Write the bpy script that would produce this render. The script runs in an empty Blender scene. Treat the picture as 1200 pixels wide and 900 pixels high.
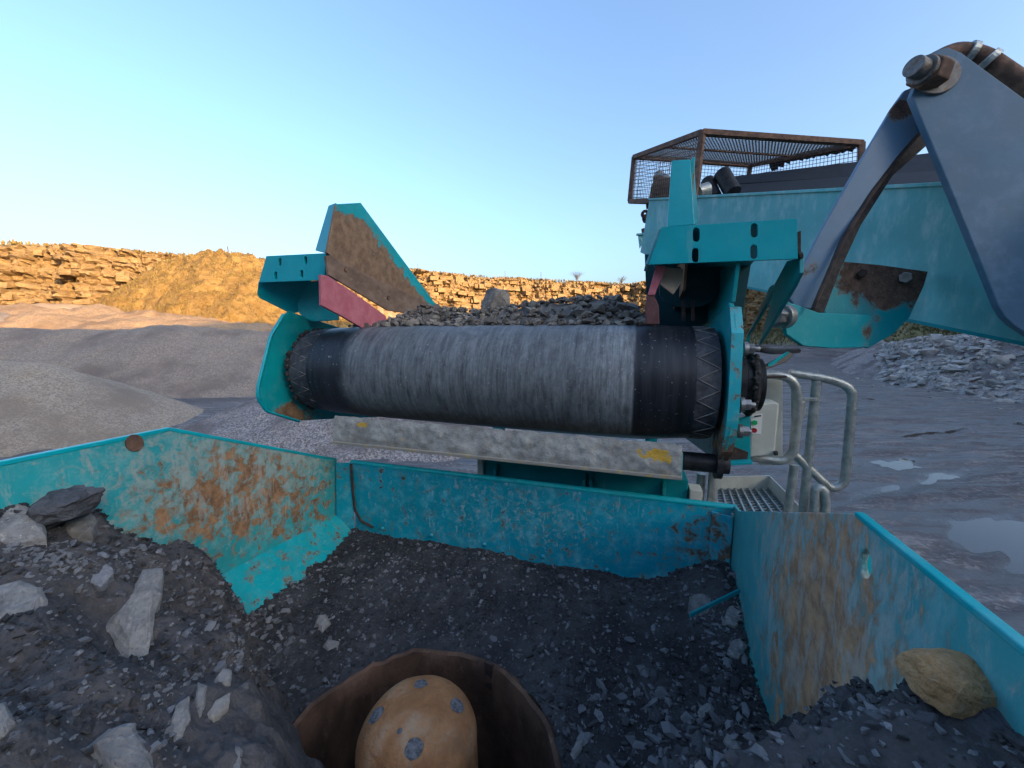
import bpy, bmesh, math, random
from mathutils import Vector, Matrix, noise
from mathutils.geometry import tessellate_polygon
R = math.radians
random.seed(11)
scene = bpy.context.scene
COL = scene.collection

# ------------------------------------------------------------------ camera, sky, sun, exposure
EYE = 4.0                                    # camera height over the quarry floor
PITCH, YAW, FOC = R(7.5), R(17.5), 452.0     # machine is turned by YAW against the view
cam_d = bpy.data.cameras.new('camera'); cam = bpy.data.objects.new('camera', cam_d); COL.objects.link(cam)
cam.location = (0, 0, EYE); cam.rotation_euler = (R(90) - PITCH, 0, 0)
cam_d.sensor_width = 36; cam_d.lens = 36 * FOC / 1200; cam_d.clip_start = 0.02; cam_d.clip_end = 4000
scene.camera = cam
SUN_AZ, SUN_EL = R(132), R(14)               # clockwise from the view direction
world = bpy.data.worlds.new('World'); scene.world = world; world.use_nodes = True
wn = world.node_tree.nodes; wl = world.node_tree.links
sky = wn.new('ShaderNodeTexSky'); sky.sky_type = 'NISHITA'; sky.sun_disc = False
sky.sun_elevation = SUN_EL; sky.sun_rotation = SUN_AZ
sky.air_density = 1.0; sky.dust_density = 5.0; sky.ozone_density = 3.0
wl.new(sky.outputs[0], wn['Background'].inputs[0]); wn['Background'].inputs[1].default_value = 0.15
sun_d = bpy.data.lights.new('sun', 'SUN'); sun_d.energy = 3.3; sun_d.angle = R(0.5); sun_d.color = (1.0, 0.60, 0.24)
sun = bpy.data.objects.new('sun', sun_d); COL.objects.link(sun); sun.location = (30, -50, 40)
sdir = Vector((math.sin(SUN_AZ) * math.cos(SUN_EL), math.cos(SUN_AZ) * math.cos(SUN_EL), math.sin(SUN_EL)))
sun.rotation_euler = sdir.to_track_quat('Z', 'Y').to_euler()
vs = scene.view_settings; vs.view_transform = 'Standard'; vs.look = 'None'; vs.gamma = 1.0; vs.exposure = 1.88
scene.cycles.max_bounces = 6

# ------------------------------------------------------------------ frames and helpers
CA, SA = math.cos(YAW), math.sin(YAW)
def W(p):                                    # machine frame (u right, v along the belt, w up from eye level) to world
    u, v, w = p
    return Vector((u * CA + v * SA, -u * SA + v * CA, w + EYE))
def ray(px, py):                             # survey ray through a point of the photograph, machine frame
    X, Y = (px - 600) / FOC, (450 - py) / FOC
    y = math.cos(PITCH) + Y * math.sin(PITCH); z = -math.sin(PITCH) + Y * math.cos(PITCH)
    return Vector((X * CA - y * SA, X * SA + y * CA, z))
def at(px, py, u=None, v=None, w=None, d=None):
    r = ray(px, py)
    t = u / r[0] if u is not None else v / r[1] if v is not None else w / r[2] if w is not None else d
    return r * t

class MB:
    def __init__(s): s.v = []; s.f = []
    def add(s, vs_, fs_):
        o = len(s.v); s.v += [Vector(a) for a in vs_]; s.f += [tuple(i + o for i in f) for f in fs_]
        return s
    def box(s, lo, hi, mat=None):
        x0, y0, z0 = lo; x1, y1, z1 = hi
        v = [Vector((x, y, z)) for z in (z0, z1) for y in (y0, y1) for x in (x0, x1)]
        if mat is not None: v = [mat @ a for a in v]
        return s.add(v, [(0, 2, 3, 1), (4, 5, 7, 6), (0, 1, 5, 4), (1, 3, 7, 5), (3, 2, 6, 7), (2, 0, 4, 6)])
    def bar(s, a, b, wd, ht, up=(0, 0, 1)):
        a, b = Vector(a), Vector(b); d = (b - a).normalized(); sd = d.cross(Vector(up)).normalized(); un = sd.cross(d)
        v = []
        for p in (a, b):
            for i, j in ((-1, -1), (1, -1), (1, 1), (-1, 1)): v.append(p + sd * i * wd / 2 + un * j * ht / 2)
        return s.add(v, [(3, 2, 1, 0), (4, 5, 6, 7)] + [(i, (i + 1) % 4, 4 + (i + 1) % 4, 4 + i) for i in range(4)])
    def tube(s, pts, r, n=10, closed=False, cap=True):
        pts = [Vector(p) for p in pts]; m = len(pts); o = len(s.v); ref = None
        rr = r if isinstance(r, (list, tuple)) else [r] * m
        for i, p in enumerate(pts):
            if closed: t = (pts[(i + 1) % m] - pts[i - 1]).normalized()
            else: t = (pts[min(i + 1, m - 1)] - pts[max(i - 1, 0)]).normalized()
            if ref is None: ref = t.orthogonal().normalized()
            ref = (ref - t * ref.dot(t)).normalized(); b = t.cross(ref)
            for k in range(n):
                an = 2 * math.pi * k / n
                s.v.append(p + (ref * math.cos(an) + b * math.sin(an)) * rr[i])
        for i in range(m if closed else m - 1):
            j = (i + 1) % m
            for k in range(n):
                k2 = (k + 1) % n
                s.f.append((o + i * n + k, o + i * n + k2, o + j * n + k2, o + j * n + k))
        if cap and not closed:
            s.f.append(tuple(o + k for k in range(n))[::-1]); s.f.append(tuple(o + (m - 1) * n + k for k in range(n)))
        return s
    def cyl(s, a, b, r, n=24, r2=None):
        return s.tube([a, b], [r, r if r2 is None else r2], n)
    def lathe(s, axis_p, axis_d, prof, n=32):            # prof: (radius, along)
        ap, ad = Vector(axis_p), Vector(axis_d).normalized(); x = ad.orthogonal().normalized(); y = ad.cross(x); o = len(s.v)
        for r_, h in prof:
            for k in range(n):
                an = 2 * math.pi * k / n; s.v.append(ap + ad * h + (x * math.cos(an) + y * math.sin(an)) * r_)
        for i in range(len(prof) - 1):
            for k in range(n):
                k2 = (k + 1) % n; s.f.append((o + i * n + k, o + i * n + k2, o + (i + 1) * n + k2, o + (i + 1) * n + k))
        return s
    def plate(s, pts, th, away=None, holes=()):          # flat plate from an outline, thickness pushed along its normal, away from `away`
        pts = [Vector(p) for p in pts]; c = sum(pts, Vector()) / len(pts); nrm = Vector()
        for i, p in enumerate(pts): nrm += (p - c).cross(pts[(i + 1) % len(pts)] - c)
        nrm.normalize()
        if away is None: away = Vector((0, 0, 0))
        if nrm.dot(Vector(away) - c) < 0: nrm = -nrm
        flat = lambda p: Vector(p) - nrm * (Vector(p) - c).dot(nrm)
        loops = [[flat(p) for p in pts]] + [[flat(p) for p in h] for h in holes]
        allp = [p for l in loops for p in l]; m = len(allp)
        ex = nrm.orthogonal().normalized(); ey = nrm.cross(ex)
        tris = tessellate_polygon([[Vector(((p - c).dot(ex), (p - c).dot(ey), 0)) for p in l] for l in loops])
        v = allp + [p - nrm * th for p in allp]; f = []
        if holes:
            f += [t for t in tris] + [tuple(i + m for i in t[::-1]) for t in tris]
        else:
            f += [tuple(range(m)), tuple(range(2 * m - 1, m - 1, -1))]
        k = 0
        for l in loops:
            n = len(l)
            for i in range(n): f.append((k + i, k + (i + 1) % n, m + k + (i + 1) % n, m + k + i))
            k += n
        return s.add(v, f)

def mesh_obj(name, mb, mat, parent=None, base=(0, 0, 0), bevel=0.0, smooth=None, kind=None, fix=True):
    me = bpy.data.meshes.new(name); b = Vector(base)
    me.from_pydata([tuple(Vector(p) - b) for p in mb.v], [], mb.f); me.update()
    if fix:
        bm = bmesh.new(); bm.from_mesh(me); bmesh.ops.recalc_face_normals(bm, faces=bm.faces); bm.to_mesh(me); bm.free()
    me.materials.append(mat)
    if smooth is not None:
        me.polygons.foreach_set('use_smooth', [True] * len(me.polygons))
        if smooth < 179: me.set_sharp_from_angle(angle=R(smooth))
    o = bpy.data.objects.new(name, me); COL.objects.link(o)
    if parent is not None: o.parent = parent
    if bevel:
        m = o.modifiers.new('edge', 'BEVEL'); m.width = bevel; m.segments = 2; m.limit_method = 'ANGLE'; m.angle_limit = R(40)
        m.harden_normals = False
    if kind: o['kind'] = kind
    return o
def tag(o, label, cat, group=None):
    o['label'] = label; o['category'] = cat
    if group: o['group'] = group
    return o
class Thing:                                  # an Empty at the thing's base, its parts given in machine coordinates
    def __init__(s, name, label, cat, base, group=None):
        s.base = Vector(base); o = bpy.data.objects.new(name, None); COL.objects.link(o); o.empty_display_size = 0.1
        o.location = W(s.base); o.rotation_euler = (0, 0, -YAW); tag(o, label, cat, group); s.o = o
    def part(s, name, mb, mat, under=None, bevel=0.0, smooth=None, kind=None, label=None):
        o = mesh_obj(name, mb, mat, under or s.o, s.base, bevel, smooth, kind)
        if label: o['label'] = label
        return o
def single(name, mb, mat, label, cat, base, group=None, **k):
    o = mesh_obj(name, mb, mat, None, base, **k); o.location = W(base); o.rotation_euler = (0, 0, -YAW)
    return tag(o, label, cat, group)
def fillet(pts, r, n=4):                      # round the inner corners of a path
    pts = [Vector(p) for p in pts]; out = [pts[0]]
    for a, b, c in zip(pts, pts[1:], pts[2:]):
        d1, d2 = (a - b), (c - b); k = min(r, d1.length * .49, d2.length * .49); p, q = b + d1.normalized() * k, b + d2.normalized() * k
        for i in range(n + 1):
            t = i / n; out.append(p * (1 - t) ** 2 + b * 2 * t * (1 - t) + q * t * t)
    return out + [pts[-1]]
def fbm(p, o=5): return noise.fractal(p, 1.0, 2.0, o, noise_basis='PERLIN_ORIGINAL')
def sm(a, b, x):
    t = max(0.0, min(1.0, (x - a) / (b - a))); return t * t * (3 - 2 * t)

# ------------------------------------------------------------------ materials
GAIN = dict(dark_fines=(1.5, 1.48, 1.46), limestone_pale=(1.75, 1.66, 1.52), limestone_lichen=(1.75, 1.66, 1.52), stone_chip=(1.75, 1.68, 1.58), belt_limestone=(1.3, 1.2, 1.08), heap_limestone=(1.4, 1.33, 1.24), grey_gravel=(1.45, 1.36, 1.2), brown_gravel=(1.48, 1.39, 1.22), coarse_gravel=(1.5, 1.4, 1.33),
            belt_rubber=1.3, caked_slurry=1.2, rust_brown_liner=1.2, black_shale=1.7, rusty_casting=1.1, rusty_steel=1.2, galvanised_steel=1.1, quarry_floor=(1.36, 1.31, 1.26))
class NT:
    def __init__(s, name):
        s.m = bpy.data.materials.new(name); s.m.use_nodes = True; s.t = s.m.node_tree; s.n = s.t.nodes; s.b = s.n['Principled BSDF']
        s.tc = s.n.new('ShaderNodeTexCoord'); s.obj = s.tc.outputs['Object']; s.b.inputs['Specular IOR Level'].default_value = 0.35
    def put(s, sock, val):
        if isinstance(val, bpy.types.NodeSocket): s.t.links.new(val, sock)
        elif isinstance(val, (tuple, list)) and len(val) == 3 and sock.type == 'RGBA': sock.default_value = (*val, 1)
        else: sock.default_value = val
    def pos(s): return s.n.new('ShaderNodeNewGeometry').outputs['Position']
    def map(s, vec, scale=(1, 1, 1), rot=(0, 0, 0), loc=(0, 0, 0)):
        n = s.n.new('ShaderNodeMapping'); s.put(n.inputs[0], vec); n.inputs['Scale'].default_value = scale; n.inputs['Rotation'].default_value = rot; n.inputs['Location'].default_value = loc
        return n.outputs[0]
    def noise(s, scale, detail=6, rough=.6, vec=None, dist=0.0):
        n = s.n.new('ShaderNodeTexNoise'); s.put(n.inputs['Vector'], vec if vec is not None else s.obj)
        n.inputs['Scale'].default_value = scale; n.inputs['Detail'].default_value = detail; n.inputs['Roughness'].default_value = rough; n.inputs['Distortion'].default_value = dist
        return n.outputs['Fac']
    def vor(s, scale, vec=None, out='Distance', feature='F1', rnd=1.0):
        n = s.n.new('ShaderNodeTexVoronoi'); n.feature = feature; s.put(n.inputs['Vector'], vec if vec is not None else s.obj); n.inputs['Scale'].default_value = scale
        n.inputs['Randomness'].default_value = rnd
        return n.outputs[out]
    def ramp(s, fac, stops, ease=False):
        n = s.n.new('ShaderNodeValToRGB'); s.put(n.inputs[0], fac); e = n.color_ramp.elements
        while len(e) < len(stops): e.new(0.5)
        for el, (p, c) in zip(e, stops):
            el.position = p; el.color = (*c, 1) if isinstance(c, (tuple, list)) else (c, c, c, 1)
        return n.outputs[0]
    def th(s, fac, a, b):                     # soft threshold 0..1
        n = s.n.new('ShaderNodeMapRange'); n.clamp = True; n.interpolation_type = 'SMOOTHSTEP'; s.put(n.inputs[0], fac)
        n.inputs[1].default_value = a; n.inputs[2].default_value = b
        return n.outputs[0]
    def math(s, op, a, b=0.0, c=None):
        n = s.n.new('ShaderNodeMath'); n.operation = op; s.put(n.inputs[0], a); s.put(n.inputs[1], b)
        if c is not None: s.put(n.inputs[2], c)
        return n.outputs[0]
    def mix(s, fac, a, b, blend='MIX'):
        n = s.n.new('ShaderNodeMix'); n.data_type = 'RGBA'; n.blend_type = blend; s.put(n.inputs[0], fac); s.put(n.inputs[6], a); s.put(n.inputs[7], b)
        return n.outputs[2]
    def bump(s, h, strength=.5, dist=.01, nrm=None):
        n = s.n.new('ShaderNodeBump'); s.put(n.inputs['Height'], h); n.inputs['Strength'].default_value = strength; n.inputs['Distance'].default_value = dist
        if nrm is not None: s.put(n.inputs['Normal'], nrm)
        return n.outputs[0]
    def sep(s, vec):
        n = s.n.new('ShaderNodeSeparateXYZ'); s.put(n.inputs[0], vec); return n.outputs
    def blob(s, c, rad):                      # 1 at c, 0 at the ellipsoid rad, in object space
        n = s.n.new('ShaderNodeVectorMath'); n.operation = 'SUBTRACT'; s.put(n.inputs[0], s.obj); n.inputs[1].default_value = c
        d = s.n.new('ShaderNodeVectorMath'); d.operation = 'DIVIDE'; s.put(d.inputs[0], n.outputs[0]); d.inputs[1].default_value = rad
        l = s.n.new('ShaderNodeVectorMath'); l.operation = 'LENGTH'; s.put(l.inputs[0], d.outputs[0])
        return s.th(l.outputs['Value'], 1.0, 0.0)
    def rnd(s): return s.n.new('ShaderNodeObjectInfo').outputs['Random']
    def attr(s, name):
        n = s.n.new('ShaderNodeAttribute'); n.attribute_name = name; return n.outputs['Fac']
    def out(s, col, rough=.7, nrm=None, metal=None):
        g = GAIN.get(s.m.name)
        if g: col = s.mix(1.0, col, g if isinstance(g, tuple) else (g, g, g), 'MULTIPLY')
        s.put(s.b.inputs['Base Color'], col); s.put(s.b.inputs['Roughness'], rough)
        if nrm is not None: s.put(s.b.inputs['Normal'], nrm)
        if metal is not None: s.put(s.b.inputs['Metallic'], metal)
        return s.m

TEAL = (0.0, 0.36, 0.40)
def paint(name, base=TEAL, rust=0.0, chalk=0.0, rough=.42, rust_blobs=(), chalk_blobs=(), dust=.25, rust_scale=16, stretch=(1, 1, 1),
          rust_cols=((.10, .045, .02), (.30, .13, .045)), fade=(.22, .42, .44), scuff=0.0):
    t = NT(name); v = t.map(t.obj, stretch); big = t.noise(2.3, 4, .6); mid = t.noise(9, 6, .65, v); fine = t.noise(rust_scale, 9, .68, v, .4); grain = t.noise(130, 3, .7)
    col = t.mix(t.th(big, .35, .75), tuple(c * .82 for c in base), tuple(min(1, c * 1.12) for c in base))
    col = t.mix(t.math('MULTIPLY', t.th(t.noise(14, 8, .7, v), .45, .75), dust), col, fade)
    scr = t.noise(30, 4, .75, t.map(t.obj, (1, 1, .12), (0.3, .5, .2)))
    col = t.mix(t.math('MULTIPLY', t.th(scr, .62, .72), .25), col, fade)
    def grow(amount, blobs):
        m = amount
        for c, rad, g in blobs:
            if callable(c): m = t.math('ADD', m, t.math('MULTIPLY', c(t), g)); continue
            m = t.math('ADD', m, t.math('MULTIPLY', t.blob(c, rad), g))
        return m
    g1 = grow(rust, rust_blobs); f1 = t.math('ADD', fine, g1)
    g2 = grow(chalk, chalk_blobs); ch = t.th(t.math('ADD', t.noise(rust_scale * 1.6, 9, .74, v, .6), g2), .65, .82)
    col = t.mix(t.math('MULTIPLY', ch, .75), col, t.mix(t.noise(40, 4, .7), (.20, .29, .28), (.46, .47, .42)))
    rm = t.th(f1, .65, .75)
    rcol = t.mix(t.th(t.noise(26, 7, .7), .35, .7), *rust_cols); rcol = t.mix(t.math('MULTIPLY', t.th(grain, .5, .75), .4), rcol, (.42, .24, .11))
    halo = t.math('MULTIPLY', t.th(f1, .58, .70), .45)
    col = t.mix(halo, col, (.16, .19, .15)); col = t.mix(rm, col, rcol)
    if scuff:
        sn = t.noise(rust_scale * 1.3, 9, .76, t.map(t.obj, (1, 1, .3), loc=(3.1, 1.7, .4)), .5)
        sc_ = t.math('MULTIPLY', t.th(t.math('ADD', sn, t.math('MULTIPLY', g2, .35)), .60, .70), scuff)
        col = t.mix(sc_, col, t.mix(t.noise(60, 4, .7), (.26, .33, .32), (.50, .50, .46)))
    h = t.math('SUBTRACT', t.math('MULTIPLY', grain, .25), t.math('ADD', t.math('MULTIPLY', rm, .8), t.math('MULTIPLY', ch, .3)))
    rg = t.math('ADD', t.math('MULTIPLY', t.math('MAXIMUM', rm, ch), .45), t.math('MULTIPLY_ADD', mid, .3, rough - .15))
    return t.out(col, rg, t.bump(t.math('ADD', h, t.math('MULTIPLY', mid, .5)), .35, .004))

def rockmat(name, a=(.10, .105, .115), b=(.30, .31, .32), pale=(.55, .56, .55), tan=(.28, .24, .18), scale=16, dust=.5, patch=.0, vary=.5):
    t = NT(name); r = t.rnd(); n1 = t.noise(scale, 8, .65, None, .5); n2 = t.noise(scale * 5, 6, .7)
    off = t.math('ADD', n1, t.math('MULTIPLY_ADD', r, vary, -vary / 2))
    col = t.mix(t.th(off, .25, .85), a, b); col = t.mix(t.math('MULTIPLY', t.th(n2, .5, .8), .45), col, pale)
    ln = t.noise(scale * 1.2, 5, .6, t.map(t.obj, (1, 1, 6), (.4, .25, 0)), .5)
    col = t.mix(t.math('MULTIPLY', t.th(ln, .55, .7), .35), col, tuple(c * .6 for c in a))
    col = t.mix(t.math('MULTIPLY', t.th(t.noise(scale * .45, 5, .6), .52, .72), .5), col, tan)
    if patch: col = t.mix(t.th(t.math('ADD', t.noise(scale * 2.2, 8, .72), patch), .68, .76), col, (.62, .62, .59))
    col = t.mix(t.math('MULTIPLY', t.th(t.noise(scale * 9, 3, .6), .55, .7), dust), col, tuple(c * .5 for c in a))
    return t.out(col, .86, t.bump(t.math('ADD', n2, t.math('MULTIPLY', n1, 1.5)), .6, .006))

def gravelmat(name, cols, scale=9, bumpd=.04, big=None, rough=.95, tint=None):
    t = NT(name); c1 = t.vor(scale, None, 'Color'); c2 = t.vor(scale * 2.7, None, 'Color')
    k = t.math('ADD', t.math('MULTIPLY', t.sep(c1)[0], .45), t.math('MULTIPLY', t.sep(c2)[1], .35)); k = t.math('ADD', k, t.math('MULTIPLY', t.noise(scale * .25, 6, .65), .45))
    k = t.math('ADD', k, t.math('MULTIPLY_ADD', t.noise(scale * 5, 3, .7), .3, -.15)); n = len(cols); col = t.ramp(k, [(.22 + .62 * i / (n - 1), c) for i, c in enumerate(cols)])
    bigm = t.noise(.35, 5, .6, t.map(t.obj, (1, 1, 1.6))); col = t.mix(t.th(bigm, .42, .7), col, big or cols[0]) if big else col
    h = t.math('ADD', t.vor(scale), t.math('MULTIPLY', t.vor(scale * 2.7), .5))
    return t.out(col, rough, t.bump(h, .8, bumpd))

M = {}
M['teal'] = paint('teal_paint', rust=-.06, chalk=-.04)
M['teal_clean'] = paint('teal_paint_fresh', (.0, .39, .46), rust=-.2, chalk=-.25, dust=.08, rough=.36)
M['teal_pale'] = paint('teal_paint_dusty', (.12, .43, .44), rust=-.04, chalk=-.02, dust=.85, fade=(.33, .54, .53), rough=.6, stretch=(1, 1, .35), rust_blobs=[((1.7, 2.2, .1), (.5, .6, .5), .10)])
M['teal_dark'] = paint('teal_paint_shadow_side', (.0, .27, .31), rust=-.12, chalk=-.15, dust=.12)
M['chute'] = paint('deep_shade_teal', (.0, .055, .07), rust=-.1, chalk=-.2, dust=.1, fade=(.05, .08, .085), rough=.6)  # near-black base puts the deep shade under the right bracket into the colour
M['blue_grey'] = paint('blue_grey_paint', (.085, .17, .25), rust=-.095, chalk=-.13, dust=.5, fade=(.15, .235, .35), rough=.62, rust_cols=((.07, .045, .035), (.17, .095, .06)))
M['rusty_blue'] = paint('blue_grey_paint_worn', (.085, .17, .26), rust=-.10, chalk=-.25, dust=.3, fade=(.14, .23, .36), rough=.42, rust_scale=7, rust_cols=((.07, .045, .04), (.15, .09, .065)),
                        rust_blobs=[(tuple(at(1062, 125, d=1.66) - at(1080, 85, d=1.6)), (.12, .12, .10), .35), (tuple(at(945, 318, d=1.75) - at(1080, 85, d=1.6)), (.12, .12, .13), .33)])
def simple(name, a, b, scale=20, rough=.6, metal=0.0, bump=.3, bd=.003, stretch=(1, 1, 1), c=None, cth=(.6, .72)):
    t = NT(name); v = t.map(t.obj, stretch); n = t.noise(scale, 8, .65, v, .3); col = t.mix(t.th(n, .35, .7), a, b)
    if c: col = t.mix(t.th(t.noise(scale * 1.7, 8, .7, v), *cth), col, c)
    return t.out(col, t.math('MULTIPLY_ADD', n, .3, rough - .15), t.bump(t.noise(scale * 4, 5, .7), bump, bd), metal)
M['rust'] = simple('rusty_steel', (.07, .042, .032), (.19, .11, .075), 18, .85, c=(.24, .12, .06))
M['mesh_wire'] = simple('dull_wire', (.10, .085, .08), (.22, .20, .19), 20, .6, .3)
M['rust_dark'] = simple('dark_rusted_steel', (.03, .022, .02), (.09, .06, .048), 14, .8, c=(.17, .11, .08))
M['galv'] = simple('galvanised_steel', (.26, .28, .27), (.46, .48, .46), 30, .42, .55, .15, c=(.30, .27, .20), cth=(.66, .78))
M['cream'] = simple('cream_grey_paint', (.50, .50, .44), (.62, .62, .55), 8, .5, 0, .1, c=(.30, .25, .17), cth=(.70, .80))
M['black_metal'] = simple('black_greasy_metal', (.012, .012, .014), (.04, .04, .042), 25, .5, .2)
M['rubber'] = simple('black_rubber', (.012, .013, .016), (.03, .032, .037), 25, .62)
M['white_label'] = simple('white_label', (.74, .74, .72), (.8, .8, .78), 8, .5, 0, .05)
M['red_button'] = simple('red_button', (.35, .02, .03), (.42, .03, .04), 8, .35, 0, .05)
M['green_button'] = simple('green_button', (.02, .40, .13), (.03, .46, .16), 8, .35, 0, .05)
M['pin_steel'] = simple('dull_pin_steel', (.13, .125, .12), (.27, .26, .25), 22, .6, .35, .4, c=(.16, .10, .065), cth=(.50, .62))
M['steel'] = simple('worn_steel', (.22, .22, .22), (.40, .40, .39), 30, .4, .8, .2, c=(.16, .12, .09))
M['pink'] = simple('pink_rubber', (.44, .115, .15), (.56, .19, .22), 16, .7, 0, .4, c=(.40, .27, .25))
M['brown_rubber'] = simple('brown_rubber', (.10, .045, .045), (.20, .09, .085), 12, .7)
M['card'] = simple('worn_fabric_ply', (.34, .28, .21), (.46, .39, .30), 14, .85)
M['orange_stone'] = rockmat('ochre_stone', (.30, .165, .07), (.58, .36, .17), (.55, .46, .34), (.20, .17, .14), 34, .6, vary=0)
M['rock'] = rockmat('limestone'); M['rock_pale'] = rockmat('limestone_pale', (.075, .078, .084), (.19, .192, .195), (.34, .34, .33), tan=(.145, .135, .115), dust=.4, vary=.15)
M['rock_lichen'] = rockmat('limestone_lichen', (.08, .084, .092), (.19, .195, .205), tan=(.26, .23, .19), dust=.3, patch=.05, vary=.1)
M['shale'] = rockmat('black_shale', (.022, .023, .027), (.065, .068, .075), (.13, .135, .145), (.05, .052, .058), 20, .4, vary=.1)
M['heap_rock'] = rockmat('heap_limestone', (.10, .105, .11), (.29, .295, .30), (.42, .42, .42), tan=(.30, .30, .29), scale=3, vary=.5)
M['chip'] = rockmat('stone_chip', (.035, .038, .046), (.13, .14, .158), (.32, .335, .35), (.12, .12, .125), 30, .3, vary=.9)
M['belt_rock'] = rockmat('belt_limestone', (.09, .088, .087), (.27, .258, .24), tan=(.26, .235, .20), scale=22, vary=.5)

# wear plates of the hopper
t_ = None
def skirt_mask(t):                            # scoured inside a teal margin along the two upper edges
    _, y, z = t.sep(t.obj); nz_ = t.math('MULTIPLY_ADD', t.noise(9, 5, .7), .09, -.045)
    d = t.math('ADD', t.math('MULTIPLY_ADD', y, .516, -.0206), t.math('MULTIPLY_ADD', z, .856, -.702)); d = t.math('ADD', d, nz_)
    return t.math('MULTIPLY', t.th(d, -.012, -.10), t.th(t.math('ADD', z, nz_), .80, .70))
def hopper_paints():
    M['left_wall'] = paint('teal_paint_left_wall', (.025, .36, .39), scuff=.5, rust=-.025, chalk=.03, dust=.6, fade=(.26, .46, .46), rust_scale=22, rust_cols=((.18, .095, .05), (.42, .235, .12)),
        rust_blobs=[((-1.4, -.66, .42), (.3, .55, .38), .16), ((-1.4, -.36, .34), (.3, .60, .42), .17), ((-1.4, -.15, .12), (.3, .6, .3), .12)],
        chalk_blobs=[((-1.4, -.62, .50), (.3, .75, .42), .25), ((-1.4, -.2, .36), (.3, .6, .4), .19)])
    M['rear_wall'] = paint('teal_paint_rear_wall', (.0, .29, .39), scuff=.5, rust=.07, chalk=.06, dust=.75, rust_scale=24, fade=(.14, .42, .50), rust_cols=((.05, .045, .04), (.17, .11, .07)),
        rust_blobs=[((.3, 0, .2), (.2, .3, .3), .10)], chalk_blobs=[((-.45, 0, .2), (.8, .3, .3), .10)])
    M['right_wall'] = paint('teal_paint_right_wall', (.06, .36, .385), scuff=.5, rust=-.03, chalk=.05, dust=.85, rust_scale=24, stretch=(1, 1, .42), fade=(.24, .43, .45), rust_cols=((.29, .165, .095), (.55, .34, .19)),
        rust_blobs=[((.37, -.68, .36), (.3, .52, .85), .31), ((.37, -.68, .2), (.3, .30, .6), .08)],
        chalk_blobs=[((.37, -.62, .45), (.3, .58, .75), .33), ((.37, -.9, .3), (.3, .3, .3), .20)])
    M['skirt_plate'] = paint('teal_paint_scoured', rust=-.06, chalk=-.08, dust=.2, rust_scale=26, rust_cols=((.17, .10, .06), (.30, .20, .13)),
        rust_blobs=[(skirt_mask, 0, .42)])
    M['side_plate'] = paint('teal_paint_side_plate', (.0, .31, .34), rust=-.05, chalk=-.04, rust_blobs=[((-.99, -.16, -.24), (.3, .28, .16), .42), ((.96, -.1, -.16), (.3, .3, .3), .32)], rust_cols=((.12, .07, .04), (.28, .17, .10)))
    M['arm_bracket'] = paint('teal_paint_bracket', (.0, .32, .36), rust=-.02, chalk=-.04, rust_scale=7, rust_cols=((.07, .045, .035), (.16, .10, .07)),
        rust_blobs=[(tuple(at(1040, 325, d=1.85) - at(1015, 400, d=1.8)), (.40, .5, .26), .62), (tuple(at(1020, 390, d=1.8) - at(1015, 400, d=1.8)), (.10, .3, .10), .3)])
hopper_paints()
M['flange'] = paint('teal_paint_flange', rust=.10, chalk=.07, dust=.35, rust_scale=20, rust_cols=((.10, .05, .03), (.24, .13, .06)))

# drum belt: rubber with dried slurry rubbed on round the drum
t = NT('belt_rubber'); x = t.sep(t.obj)[0]
st = t.noise(9, 10, .8, t.map(t.obj, (8, .55, .55)), .15); bl = t.noise(13, 10, .78, t.map(t.obj, (2.2, .8, .8)), .4)
zone = t.math('MULTIPLY', t.th(t.math('MULTIPLY_ADD', t.noise(14, 7, .7), .10, t.math('SUBTRACT', x, .05)), -.645, -.565), t.th(x, .645, .632)); soft = t.th(x, -.62, .1)
m1 = t.math('ADD', t.math('MULTIPLY', st, .58), t.math('MULTIPLY', bl, .50)); m1 = t.math('MULTIPLY', t.th(m1, .31, .76), zone)
edge = t.math('MULTIPLY', t.th(x, .40, .60), zone)
base = t.mix(t.th(t.noise(7, 5, .6, t.map(t.obj, (8, .5, .5))), .35, .7), (.007, .009, .013), (.020, .023, .030))
col = t.mix(t.math('MULTIPLY', m1, t.math('MULTIPLY_ADD', edge, .3, .62)), base, t.mix(t.noise(50, 5, .7), (.16, .185, .205), (.38, .41, .42)))
sp = t.th(t.noise(95, 2, .5), .68, .74); col = t.mix(t.math('MULTIPLY', sp, .5), col, (.34, .36, .37))
M['belt'] = t.out(col, t.math('MULTIPLY_ADD', m1, .38, .40), t.bump(t.math('ADD', st, t.math('MULTIPLY', bl, .5)), .3, .004))
M['lagging'] = simple('dusty_lagging_rubber', (.03, .033, .04), (.085, .09, .10), 22, .75, 0, .5, c=(.17, .16, .145), cth=(.60, .75))
M['groove'] = simple('dust_packed_groove', (.13, .125, .12), (.23, .22, .21), 30, .9)
M['groove_dark'] = simple('greasy_dirt', (.018, .016, .016), (.06, .052, .048), 40, .8)
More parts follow.
